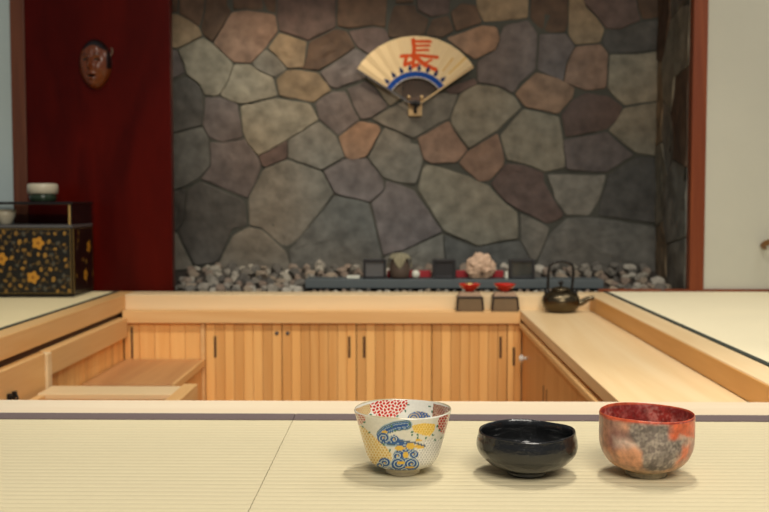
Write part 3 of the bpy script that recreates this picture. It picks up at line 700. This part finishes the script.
for k in range(8):
    a = R(139.5-k*13.6); 
    for rad, s in ((r0+.037, .0085), (r0+.046, .0055), (r0+.053, .0028)):
        m = np.hypot(c[:, 0]-rad*math.cos(a), c[:, 2]-rad*math.sin(a)) < s; col[m] = rgb(30, 44, 84)
m = (np.abs(aa-R(52)) < .012) & (rr > .18) & (rr < .25); col[m] = rgb(196, 150, 70)
m = (np.abs(aa-R(44)) < .02) & (rr > .19); col[m] = rgb(206, 172, 110)
setcol(leaf, col)
for i in range(12):
    a = R(45+i*(138-45)/11); d = Vector((math.cos(a), 0, math.sin(a))); s = Vector((-math.sin(a), 0, math.cos(a)))
    bm = bmesh.new(); vs = []
    for yy in (-.0015, .0015):
        for q, w in ((.012, .0015), (.20, .0028)):
            for sg in (-1, 1): vs.append(bm.verts.new(Vector((FX, FY+.004+.0001*i+yy, FZ))+d*q+s*w*sg))
    for f_ in ((0, 1, 3, 2), (4, 6, 7, 5), (0, 4, 5, 1), (2, 3, 7, 6), (0, 2, 6, 4), (1, 5, 7, 3)): bm.faces.new([vs[k] for k in f_])
    obj('rib', bm, 'bamboo', t)
for a in (R(34.2), R(148.8)):
    d = Vector((math.cos(a), 0, math.sin(a))); s = Vector((-math.sin(a), 0, math.cos(a))); bm = bmesh.new(); vs = []
    for yy in (-.010, -.002):
        for q, w in ((-.012, .0035), (.286, .0035)):
            for sg in (-1, 1): vs.append(bm.verts.new(Vector((FX, FY+yy, FZ))+d*q+s*w*sg))
    for f_ in ((0, 1, 3, 2), (4, 6, 7, 5), (0, 4, 5, 1), (2, 3, 7, 6), (0, 2, 6, 4), (1, 5, 7, 3)): bm.faces.new([vs[k] for k in f_])
    obj('guard_stick', bm, 'holder' if a < 1 else 'dark_edge', t)
bm = bmesh.new(); lathe(bm, [(0, 0), (.006, 0), (.006, .016), (0, .018)], (0, 0, 0), 16)
bmesh.ops.transform(bm, matrix=Matrix.Translation((FX, FY-.002, FZ)) @ Matrix.Rotation(R(90), 4, 'X'), verts=bm.verts[:])
obj('pivot_pin', bm, 'iron_dark', t)
t = thing('fan_holder', 'pale wooden wall holder with two prongs gripping the foot of the fan', 'holder', (FX-.002, 4.212, .69))
bm = B(FX-.030, FX+.026, 4.196, 4.218, .690, .750, bev=.003); obj('back_plate', bm, 'holder', t)
for sx in (-.029, .025):
    bm = bmesh.new(); tube(bm, [(FX+sx, 4.205, .750), (FX+sx, 4.185, .756), (FX+sx, 4.165, .768)], .006, 10); obj('prong', bm, 'holder', t)
bm = bmesh.new(); tube(bm, [(FX-.020, 4.162, .738), (FX, 4.156, .742), (FX+.016, 4.162, .736)], .010, 12); tube(bm, [(FX-.002, 4.160, .735), (FX-.003, 4.170, .716), (FX-.001, 4.186, .704)], .007, 10)
obj('knot_cord', bm, 'black_wood', t, label='black knotted cord')

# ================================================================ MASK
MX, MZ, MY = -1.129, .842, 3.728
t = thing('theatre_mask', 'glossy brown carved wooden face mask hung on the dark red panel', 'mask', (MX, MY, MZ))
def face_h(x, z):
    """relief of the face; x, z in units of half width and half height"""
    r = math.hypot(x, z); 
    h = .60*math.sqrt(max(0, 1-min(1, r)**2.4))
    nx = x+.10
    h += .32*math.exp(-(nx/.13)**2)*math.exp(-((z+.10)/.22)**2) + .10*math.exp(-(nx/.10)**2)*math.exp(-((z-.18)/.25)**2)      # nose
    for s in (-1, 1):
        h -= .13*math.exp(-(((nx-s*.36)/.20)**2))*math.exp(-((z-.14)/.10)**2)      # eye sockets
        h += .05*math.exp(-(((nx-s*.34)/.24)**2))*math.exp(-((z-.34)/.07)**2)      # brows
        h += .06*math.exp(-(((nx-s*.45)/.22)**2))*math.exp(-((z+.18)/.2)**2)       # cheeks
    h -= .13*math.exp(-(nx/.24)**4)*math.exp(-((z+.50)/.045)**2)                   # mouth
    h += .06*math.exp(-(nx/.26)**2)*(math.exp(-((z+.41)/.05)**2)+math.exp(-((z+.60)/.05)**2))
    h += .07*math.exp(-(nx/.2)**2)*math.exp(-((z+.82)/.09)**2)
    return h
bm = bmesh.new(); NRr, NAa = 60, 120; lay = bm.verts.layers.float_color.new('Col'); rings = []; W2, H2, DP = .060, .092, .075
for j in range(NRr+1):
    q = j/NRr; ring = []
    for i in range(NAa):
        a = 2*math.pi*i/NAa; x = q*math.cos(a); z = q*math.sin(a); wz = 1-.16*max(0, -z)**1.5
        y = MY-.004-DP*face_h(x, z); vv = bm.verts.new((MX+x*W2*wz, y, MZ+z*H2)); nx = x+.10
        col = rgb(104, 50, 18)
        for s in (-1, 1):
            if abs(nx-s*.36) < .17 and abs(z-.13-.03*math.cos((nx-s*.36)*8)) < .035: col = rgb(16, 8, 5)
            if abs(nx-s*.36) < .2 and abs(z-.36+.5*(nx-s*.36)**2) < .02: col = rgb(50, 24, 12)
        if abs(nx) < .22 and abs(z+.50) < .038: col = rgb(14, 6, 4)
        if z > .62+.1*math.cos(x*4) or (abs(x) > .80 and z > -.2): col = rgb(20, 9, 7)  # dark hair on top, carried down the sides as painted shade
        vv[lay] = Vector((*col, 1)); ring.append(vv)
        if j == 0: break
    rings.append(ring)
for A, Bq in zip(rings, rings[1:]):
    for i in range(NAa):
        k = (i+1) % NAa
        if len(A) == 1: bm.faces.new((A[0], Bq[i], Bq[k]))
        else: bm.faces.new((A[i], Bq[i], Bq[k], A[k]))
back = [bm.verts.new((v.co.x, MY, v.co.z)) for v in rings[-1]]
for v in back: v[lay] = Vector((*rgb(28, 14, 10), 1))
for i in range(NAa): bm.faces.new((rings[-1][i], back[i], back[(i+1) % NAa], rings[-1][(i+1) % NAa]))
obj('carved_face', bm, 'mask', t, smooth=True)
bm = bmesh.new(); tube(bm, [(MX+.058, MY-.010, MZ+.03), (MX+.064, MY-.006, MZ+.045), (MX+.060, MY-.003, MZ+.06)], .004, 8)
obj('hanging_cord', bm, 'mask_cord', t)

# ================================================================ BLACK CHEST WITH GOLD FLOWERS
CX0, CX1, CY0, CY1 = -1.62, -1.143, 3.462, 3.695
t = thing('lacquer_chest', 'black lacquered open-topped chest with gold flowers standing on the left mat', 'chest', (-1.386, 3.6, .0))
obj('plinth', B(CX0-.004, CX1+.004, CY0-.004, CY1, .0015, .010, bev=.002), 'black_lacq', t)
obj('body', B(CX0, CX1, CY0+.006, CY1, .0105, .243, bev=.002), 'black_lacq', t)
def maki_panel(name, axis, u0, u1, z0, z1, d, dens, nu, nz, seed, flowers):
    bm = bmesh.new(); g = []
    for i in range(nu+1):
        u = u0+(u1-u0)*i/nu
        g.append([bm.verts.new((u, d, z0+(z1-z0)*j/nz) if axis == 'x' else (d, u, z0+(z1-z0)*j/nz)) for j in range(nz+1)])
    for i in range(nu):
        for j in range(nz): bm.faces.new((g[i][j], g[i+1][j], g[i+1][j+1], g[i][j+1]))
    ex = bmesh.ops.extrude_face_region(bm, geom=bm.faces[:]); off = (0, .003, 0) if axis == 'x' else (-.003, 0, 0)
    bmesh.ops.translate(bm, verts=[q for q in ex['geom'] if isinstance(q, bmesh.types.BMVert)], vec=off)
    o = obj(name, bm, 'maki', t); c = coords(o)+np.array(t.location); u = c[:, 0] if axis == 'x' else c[:, 1]; z = c[:, 2]
    col = np.tile(np.array([.006, .005, .004]), (len(c), 1)); rs = random.Random(seed); spots = []
    tries = 0
    while len(spots) < dens and tries < 6000:
        tries += 1; a, b = rs.uniform(u0+.008, u1-.008), rs.uniform(z0+.008, z1-.008)
        if all(math.hypot(a-p, b-q) > .021 for p, q in spots) and all(math.hypot(a-p, b-q) > .032 for p, q in flowers): spots.append((a, b))
    for a, b in spots:
        th = rs.uniform(0, 3.14); ca, sa = math.cos(th), math.sin(th); du, dz = u-a, z-b; k = rs.uniform(.8, 1.25)
        m = ((du*ca+dz*sa)/(.0078*k))**2+((dz*ca-du*sa)/(.0055*k))**2 < 1
        col[m] = rgb(*rs.choice([(158, 118, 48), (132, 98, 42), (104, 82, 40), (70, 70, 62)]))
        m = polydist(u, z, [(a, b), (a+.02*sa, b-.02*ca)]) < .0012; col[m] = rgb(100, 76, 34)
    for a, b in flowers:
        du, dz = u-a, z-b; r = np.hypot(du, dz); th = np.arctan2(dz, du)
        m = r < .020+.0035*np.cos(5*th); col[m] = rgb(190, 134, 42)
        m = r < .006; col[m] = rgb(140, 90, 26)
        m = (r < .022) & (r > .008) & (np.abs(np.sin(2.5*th)) < .10); col[m] = rgb(150, 100, 30)
    e = np.minimum(np.minimum(u-u0, u1-u), np.minimum(z-z0, z1-z)); col[e < .0022] = rgb(110, 88, 40)
    setcol(o, col)
maki_panel('front_panel', 'x', CX0+.004, CX1-.004, .013, .240, CY0+.002, 150, 260, 124, 4, [(-1.392, .135), (-1.262, .190), (-1.282, .070), (-1.52, .08), (-1.52, .19)])
maki_panel('side_panel', 'y', CY0+.012, CY1-.006, .013, .240, CX1+.0032, 7, 80, 90, 8, [(3.60, .07), (3.64, .17)])
obj('middle_shelf', B(CX0, CX1+.002, CY0, CY1, .2435, .2535, bev=.001), 'grey_panel', t, label='thin dull grey shelf edge')
obj('upper_side', B(CX1-.010, CX1, CY0+.004, CY1, .254, .3235, bev=.001), 'black_lacq', t)
obj('upper_side', B(CX0, CX0+.010, CY0+.004, CY1, .254, .3235, bev=.001), 'black_lacq', t)
obj('corner_strip', B(CX1-.010, CX1-.004, CY0, CY0+.0038, .254, .3235, bev=.001), 'gold', t)
obj('top_board', B(CX0-.006, CX1+.006, CY0-.006, CY1, .324, .334, bev=.002), 'black_lacq', t)
t = thing('lidded_jar', 'small green jar with a wide cream lid on top of the black chest', 'jar', (-1.283, 3.58, .3345))
bm = bmesh.new(); lathe(bm, [(0, 0), (.040, 0), (.046, .003), (.048, .020), (.044, .027), (0, .027)], (-1.283, 3.58, .3345), 48); obj('jar_body', bm, 'green_glass', t, smooth=True)
bm = bmesh.new(); lathe(bm, [(0, .0275), (.048, .0275), (.0525, .030), (.0535, .056), (.051, .062), (.040, .0645), (0, .065)], (-1.283, 3.58, .3345), 48); obj('lid', bm, 'cream', t, smooth=True)
t = thing('white_cup', 'small white cup standing in the open top shelf of the black chest', 'cup', (-1.405, 3.545, .254))
bm = bmesh.new(); lathe(bm, [(0, 0), (.018, 0), (.020, .004), (.034, .030), (.036, .052), (.033, .052), (.030, .032), (.012, .010), (0, .009)], (-1.405, 3.545, .254), 40); obj('cup_body', bm, 'cream', t, smooth=True)

# ================================================================ SMALL BOXES WITH RED DISHES
def stand_box(cx, cy, label):
    t = thing('lacquer_box', label, 'box', (cx, cy, -.0518), 'small brown boxes on the back worktop')
    bm = bmesh.new(); z0, z1 = -.0516, -.006; vs = []
    for z, wx, wy in ((z0, .0465, .0285), (z1, .042, .026)):
        for sx, sy in ((-1, -1), (1, -1), (1, 1), (-1, 1)): vs.append(bm.verts.new((cx+sx*wx, cy+sy*wy, z)))
    for f_ in ((3, 2, 1, 0), (4, 5, 6, 7), (0, 1, 5, 4), (1, 2, 6, 5), (2, 3, 7, 6), (3, 0, 4, 7)): bm.faces.new([vs[k] for k in f_])
    bmesh.ops.bevel(bm, geom=bm.edges[:], offset=.002, segments=2, affect='EDGES')
    obj('box_body', bm, 'brown_lacquer', t)
    for sx in (-1, 1):
        bm = bmesh.new(); tube(bm, [(cx+sx*.047, cy-.0285, z0+.004), (cx+sx*.0425, cy-.0265, z1+.002)], .0038, 8); obj('corner_post', bm, 'dark_edge', t)
    bm = B(cx-.045, cx+.045, cy-.029, cy+.028, z1+.0003, z1+.006, bev=.002); obj('rim', bm, 'dark_edge', t)
    bm = bmesh.new(); vs = []
    for z, w, d in ((z1+.0063, .042, .0275), (z1+.022, .034, .021)):
        for sx, sy in ((-1, -1), (1, -1), (1, 1), (-1, 1)): vs.append(bm.verts.new((cx+sx*w, cy+sy*d, z)))
    for f_ in ((3, 2, 1, 0), (4, 5, 6, 7), (0, 1, 5, 4), (1, 2, 6, 5), (2, 3, 7, 6), (3, 0, 4, 7)): bm.faces.new([vs[k] for k in f_])
    bmesh.ops.bevel(bm, geom=bm.edges[:], offset=.002, segments=2, affect='EDGES')
    obj('lid', bm, 'brown_top', t); return t
b1 = stand_box(.247, 3.538, 'small brown box on the back worktop, the left one under a red dish')
b2 = stand_box(.371, 3.538, 'small brown box on the back worktop, the right one nearer the kettle')
def dish(cx, cy, label, gold):
    t = thing('red_dish', label, 'dish', (cx, cy, .0163), 'red lacquer dishes on brown boxes')
    bm = bmesh.new(); lathe(bm, [(0, 0), (.016, 0), (.017, .006), (.026, .010), (.038, .024), (.0385, .028), (.035, .027), (.022, .014), (0, .011)], (cx, cy, .0163), 40)
    obj('dish_body', bm, 'red_dish', t, smooth=True)
    if gold:
        bm = bmesh.new(); lathe(bm, [(0, 0), (.012, .001), (.018, .008), (.013, .017), (0, .021)], (cx-.002, cy-.006, .0290), 24); obj('gold_ball', bm, 'gold', t, smooth=True)
dish(.247, 3.538, 'round red dish holding a gold ball, on the left brown box', True)
dish(.371, 3.538, 'plain round red dish on the right brown box', False)

# ================================================================ KETTLE
KX, KY, KZ = .563, 3.495, -.0518
t = thing('kettle', 'dark bronze kettle with a tall arched handle on the right-hand worktop', 'kettle', (KX, KY, KZ))
bm = bmesh.new(); lathe(bm, [(0, 0), (.040, 0), (.050, .004), (.062, .020), (.0665, .038), (.064, .052), (.054, .066), (.040, .073), (.030, .076), (0, .076)], (KX, KY, KZ), 64)
obj('body', bm, 'iron', t, smooth=True)
bm = bmesh.new(); lathe(bm, [(0, .0763), (.034, .0763), (.035, .080), (.028, .086), (.012, .090), (0, .091)], (KX, KY, KZ), 48); ld = obj('lid', bm, 'iron', t, smooth=True)
bm = bmesh.new(); lathe(bm, [(0, .0905), (.004, .0905), (.004, .096), (.009, .101), (.009, .106), (.004, .110), (0, .110)], (KX, KY, KZ), 24); obj('lid_knob', bm, 'iron_dark', ld, smooth=True)
P = spline([(KX+.050, KY-.010, KZ+.030), (KX+.072, KY-.014, KZ+.036), (KX+.090, KY-.018, KZ+.048), (KX+.112, KY-.022, KZ+.053)], 8)
bm = bmesh.new(); tube(bm, P, lambda q: .014*(1-q)+.0065*q, 16); obj('spout', bm, 'iron', t, smooth=True)
P = spline([(KX-.046, KY, KZ+.068), (KX-.045, KY, KZ+.10), (KX-.043, KY, KZ+.145), (KX-.034, KY, KZ+.168), (KX, KY, KZ+.178), (KX+.034, KY, KZ+.168), (KX+.043, KY, KZ+.145), (KX+.040, KY, KZ+.10), (KX+.036, KY, KZ+.070)], 8)
bm = bmesh.new(); tube(bm, P, .0050, 12); obj('bail_handle', bm, 'iron_dark', t, smooth=True)
for sx in (-1, 1):
    bm = bmesh.new(); tube(bm, [(KX+sx*.050, KY, KZ+.060), (KX+sx*.048, KY, KZ+.078)], .009, 12); obj('handle_lug', bm, 'iron_dark', t, smooth=True)

# wall hook at the right edge
P = spline([(1.362, 3.742, .160), (1.345, 3.725, .172), (1.355, 3.70, .184), (1.39, 3.69, .190), (1.46, 3.70, .186)], 8)
bm = bmesh.new(); tube(bm, P, lambda q: .005+.006*math.sin(math.pi*q), 12)
obj('wall_hook', bm, 'hook', loc=(1.42, 3.74, .17), smooth=True, cat='hook', label='small curved brown hook on the plain wall at the right edge')

# ================================================================ THE THREE TEA BOWLS
def bowl_mesh(prof_out, prof_in, c, seg, wob=None, n=6):
    out = [tuple(p)[:2] for p in spline([(r, z, 0) for r, z in prof_out], n)]
    inn = [tuple(p)[:2] for p in spline([(r, z, 0) for r, z in prof_in], n)]
    bm = bmesh.new(); lathe(bm, [(0, prof_out[0][1]+.001)]+out+inn[1:]+[(0, inn[-1][1])], c, seg, wob); return bm, len(out)
# ---- decorated porcelain bowl
C1 = (.0036, 1.237, .0)
out = [(.0195, .0006), (.0222, .0008), (.0222, .0065), (.0285, .0085), (.0375, .0115), (.0440, .0190), (.0490, .0340), (.0548, .0550), (.0590, .0700), (.0605, .0760)]
inn = [(.0605, .0760), (.0598, .0772), (.0588, .0762), (.0560, .0660), (.0515, .0500), (.0450, .0320), (.0340, .0180), (.0180, .0120), (.004, .0110)]
wob = lambda a, r, z: (r*.993*(1+.010*math.cos(2*a+.6)*min(1, z/.04)), z*(1.04 if z > .006 else 1)+(.0008*math.sin(3*a+1)*max(0, (z-.05)/.026) if z > .05 else 0))
t = thing('tea_bowl', 'white tea bowl with blue stream, red and yellow flower enamels, leftmost of the three', 'tea bowl', C1)
bm, no = bowl_mesh(out, inn, C1, 840, wob, 14)
b = obj('bowl_body', bm, 'paint', t, smooth=True)
c = coords(b); r = np.hypot(c[:, 0], c[:, 1]); z = c[:, 2]
idx = np.arange(len(c)); first_in = 1+840*no
isin = idx >= first_in
x = c[:, 0]; yf = np.where(isin, np.abs(c[:, 1]), -np.abs(c[:, 1]))     # the far inside and the near outside carry the drawn pattern; the rest mirrors it
S = 5.69*800; u = 360+S*x*.985; v = (470-390)*5.69-S*z-S*.215*yf
col = np.tile(rgb(214, 210, 194), (len(c), 1)); col[isin] = rgb(226, 224, 212)  # one white glaze, the outside painted greyer for its shade
def put(m, cc): col[m] = rgb(*cc)
ex = ~isin
# outside
yel = ex & inpoly(u, v, [(95, 180), (150, 200), (205, 250), (262, 296), (300, 345), (300, 400), (240, 430), (190, 420), (150, 370), (120, 290)])
put(yel, (214, 176, 92)); hd = hexdist(u, v, 17); put(yel & (hd > 6.6), (226, 210, 160)); put(yel & (hd < 2.6), (190, 140, 50))
gr = ex & ((((u-525)/85)**2+((v-345)/85)**2) < 1); put(gr, (196, 192, 182)); hd = hexdist(u+6, v, 15); put(gr & (hd > 5.6), (226, 224, 214)); put(gr & (hd < 2), (160, 160, 158))
st = [(380, 183), (320, 192), (268, 214), (238, 240), (262, 270), (320, 272), (372, 290), (392, 318), (340, 350), (330, 382), (392, 392), (430, 402), (390, 436), (300, 440)]
d = polydist(u, v, st); wdt = 26+6*np.sin(v/23.)
core = ex & (d < wdt); put(core, (150, 174, 184))
put(core & (d < 8), (24, 76, 138)); put(core & (np.abs(d-15) < 3.5), (30, 88, 144)); put(core & (np.abs(d-23) < 2.6), (60, 84, 92))
for sx, sy, sr in ((256, 256, 34), (312, 262, 26), (372, 312, 34), (332, 356, 26), (418, 346, 27), (336, 400, 42), (408, 400, 40), (262, 396, 34), (300, 440, 26), (372, 444, 26), (236, 412, 22)):
    rr = np.hypot(u-sx, (v-sy)*1.15); th = np.arctan2(v-sy, u-sx); s = (rr+th*2.6) % 17
    m = ex & (rr < sr); put(m, (178, 190, 186)); put(m & (s < 9.8), (24, 76, 136)); put(m & (s > 9.8) & (s < 11.2), (60, 96, 110)); put(m & (rr < 5), (214, 176, 70))
for sx, sy, a_, b_ in ((342, 312, 26, 13), (402, 300, 24, 18), (452, 302, 28, 13), (376, 350, 15, 18), (350, 394, 22, 10), (445, 268, 20, 6), (262, 222, 16, 8), (398, 420, 26, 6)):
    put(ex & (((u-sx)/a_)**2+((v-sy)/b_)**2 < 1), (216, 174, 62))
put(ex & (np.abs(polydist(u, v, [(350, 272), (420, 280), (480, 300)])-2) < 3), (60, 84, 110))
yc = ex & inpoly(u, v, [(408, 186), (470, 172), (536, 178), (532, 214), (505, 246), (470, 240), (420, 222)])
put(yc, (220, 176, 60)); hd = hexdist(u, v, 15); put(yc & (hd > 6), (236, 206, 120))
rd = ex & ((((u-596)/46)**2+((v-178)/58)**2) < 1); put(rd, (214, 196, 176)); hd = hexdist(u, v, 17); put(rd & (hd < 6.8), (192, 40, 26)); put(rd & (hd < 2.2), (100, 26, 20))
rd = ex & ((((u-116)/40)**2+((v-150)/34)**2) < 1); put(rd, (220, 200, 180)); hd = hexdist(u, v, 15); put(rd & (hd < 5.6), (180, 46, 38))
bb = ex & inpoly(u, v, [(180, 402), (230, 420), (300, 446), (250, 452), (200, 432)]); put(bb, (74, 112, 120)); 
# inside, far wall
rd = isin & inpoly(u, v, [(168, 66), (230, 40), (392, 40), (384, 84), (352, 112), (318, 140), (268, 152), (212, 136), (180, 112)])
put(rd, (236, 226, 210)); hd = hexdist(u+5*np.sin(v/9.), v+5*np.sin(u/11.), 22); put(rd & (hd < 8.6), (204, 32, 16)); put(rd & (hd < 2.4), (120, 20, 16))
bl = isin & ((((u-456)/68)**2+((v-152)/45)**2) < 1); put(bl, (196, 176, 136))
rr = np.hypot(u-425, v-150); put(bl & (((rr) % 15) < 8), (58, 98, 152)); rr = np.hypot(u-498, v-150); put(bl & (u > 462) & (((rr) % 14) < 7), (54, 92, 148))
be = isin & inpoly(u, v, [(538, 60), (640, 90), (640, 180), (560, 190), (530, 150)]); put(be, (196, 170, 140)); hd = hexdist(u, v, 14); put(be & (hd < 4.2), (150, 60, 46)); put(be & (hd > 6.2), (120, 92, 74))
be = isin & inpoly(u, v, [(80, 100), (170, 62), (176, 110), (140, 150), (90, 160)]); put(be, (206, 182, 128)); hd = hexdist(u, v, 13); put(be & (hd < 3), (176, 120, 70))
# small green leaves
for k, (gx, gy, io) in enumerate([(392, 68, 1), (376, 104, 1), (330, 136, 1), (276, 158, 1), (236, 152, 1), (176, 128, 1), (396, 178, 0), (410, 222, 0), (440, 238, 0), (486, 254, 0), (524, 240, 0), (548, 190, 0), (562, 214, 0), (536, 268, 0),
        (572, 258, 0), (256, 292, 0), (290, 326, 0), (318, 214, 0), (440, 254, 0), (176, 228, 0), (140, 196, 0), (410, 238, 0), (516, 78, 1), (530, 108, 1), (150, 170, 0), (300, 190, 0)]):
    ca, sa = math.cos(k*1.3), math.sin(k*1.3); du, dv = u-gx, v-gy
    put((isin if io else ex) & (((du*ca+dv*sa)/8.5)**2+((dv*ca-du*sa)/5)**2 < 1), (66, 112, 84))
put(z > .0797, (196, 184, 150))
put(ex & (z < .0078), (214, 200, 168))
setcol(b, col)
# ---- black bowl
C2 = (.1580, 1.231, .0)
def wob2(a, r, z):
    k = min(1, z/.03)
    rr = r*(1+k*(.014*math.cos(2*a+.3)+.010*math.cos(3*a-1)+.004*math.sin(7*a)))
    top = max(0, (z-.030)/.021)
    z = z*1.04 if z > .006 else z
    return rr, z+top*(.0010*math.sin(a+.25)+.0006*math.cos(3*a+.4)+.0004*math.sin(5*a))
out = [(.020, .0006), (.0245, .0010), (.0250, .0060), (.0330, .0080), (.0470, .0140), (.0580, .0240), (.0615, .0330), (.0612, .0405), (.0598, .0460), (.0590, .0505)]
inn = [(.0592, .0505), (.0580, .0525), (.0558, .0510), (.0545, .0440), (.0555, .0350), (.0520, .0240), (.0400, .0140), (.0200, .0100), (.004, .0096)]
t = thing('tea_bowl', 'low wide glossy black tea bowl with an uneven rim, between the other two bowls', 'tea bowl', C2)
bm, _ = bowl_mesh(out, inn, C2, 220, wob2, 8)
obj('bowl_body', bm, 'black_glaze', t, smooth=True)
# ---- red bowl
C3 = (.3055, 1.230, .0)
def wob3(a, r, z):
    k = min(1, z/.04)
    return r*(1+k*(.008*math.cos(2*a)+.006*math.cos(3*a+2))), z+max(0, (z-.05)/.027)*(.0007*math.cos(a-2.6)+.0006*math.cos(3*a))
out = [(.0215, .0006), (.0250, .0010), (.0255, .0065), (.0310, .0090), (.0420, .0140), (.0505, .0230), (.0560, .0360), (.0572, .0500), (.0572, .0650), (.0573, .0755)]
inn = [(.0573, .0755), (.0564, .0780), (.0553, .0765), (.0540, .0650), (.0535, .0480), (.0500, .0300), (.0380, .0160), (.0200, .0115), (.004, .0110)]
t = thing('tea_bowl', 'deep red and grey mottled tea bowl with an orange rim, rightmost of the three', 'tea bowl', C3)
bm, no = bowl_mesh(out, inn, C3, 420, wob3, 12)
b = obj('bowl_body', bm, 'red_raku', t, smooth=True)
c = coords(b); x, y, z = c[:, 0], c[:, 1], c[:, 2]; isin = np.arange(len(c)) >= 1+420*no
yf = np.where(isin, np.abs(y), -np.abs(y)); S = 5.12*808; ph = math.atan2(.307, 1.236); x, y = x*math.cos(ph)-y*math.sin(ph), x*math.sin(ph)+y*math.cos(ph); yf = np.where(isin, np.abs(y), -np.abs(y)); u = 287+S*x*.985; v = (474-395)*5.12-S*z-S*.22*yf
NZ = np.array([(noise.noise(Vector(p)*45), noise.noise(Vector(p)*120+Vector((3, 3, 3))), noise.noise(Vector(p)*28+Vector((9, 1, 4))), noise.noise(Vector(p)*300)) for p in c])
def mixc(a, b_, k): return a+(b_-a)*np.clip(k, 0, 1)[:, None]
base = mixc(np.tile(rgb(190, 148, 126), (len(c), 1)), rgb(198, 142, 110), .5+1.6*NZ[:, 2])
base = mixc(base, rgb(158, 112, 98), .2+1.6*NZ[:, 0])
low = np.clip((.030-z)/.02, 0, 1); base = mixc(base, rgb(200, 160, 112), low*.7)
def soft(poly, k=30, j=26):
    uu = u+j*NZ[:, 0]+k*.4*NZ[:, 1]; vv = v+j*NZ[:, 2]+k*.4*NZ[:, 1]; ins = inpoly(uu, vv, poly); dd = polydist(uu, vv, poly+[poly[0]])
    return np.clip(.5+np.where(ins, dd, -dd)/k, 0, 1)
base = mixc(base, rgb(206, 92, 52), soft([(380, 120), (525, 110), (525, 200), (470, 190), (440, 180), (420, 220), (385, 205)], 16, 14)*.95)
base = mixc(base, rgb(204, 104, 64), soft([(440, 240), (500, 230), (490, 310), (430, 335)], 30)*.85)
base = mixc(base, rgb(204, 144, 104), soft([(90, 280), (240, 290), (260, 360), (150, 350)], 40)*.8)
base = mixc(base, rgb(214, 194, 176), soft([(150, 220), (240, 230), (250, 270), (150, 262)], 40)*.6)
g = soft([(196, 132), (388, 132), (390, 208), (470, 196), (452, 262), (410, 360), (345, 385), (270, 372), (252, 290), (208, 205)], 26)
gcol = mixc(np.tile(rgb(96, 92, 88), (len(c), 1)), rgb(150, 142, 130), .38+1.3*NZ[:, 1]+1.3*NZ[:, 3]); gcol = mixc(gcol, rgb(66, 62, 60), np.clip(NZ[:, 0]*.9, 0, .5))
base = base*(1-g[:, None]*.92)+gcol*(g[:, None]*.92)
inner = mixc(np.tile(rgb(154, 54, 46), (len(c), 1)), rgb(188, 116, 104), .28+1.2*NZ[:, 0]+1.4*NZ[:, 3]); inner = mixc(inner, rgb(120, 30, 30), np.clip(NZ[:, 2]*1.5, 0, .7))
col = np.where(isin[:, None], inner, base)
rim = np.clip((z-.0728)/.002, 0, 1)*(~isin); col = mixc(col, rgb(208, 96, 58), rim*(.75+NZ[:, 0])*(1-.6*g))
rim = np.clip((z-.0755)/.001, 0, 1); col = mixc(col, rgb(200, 88, 54), rim)
foot = ((z < .0075) & ~isin).astype(float); col = mixc(col, rgb(150, 140, 116), foot)
setcol(b, np.clip(col, 0, 1))
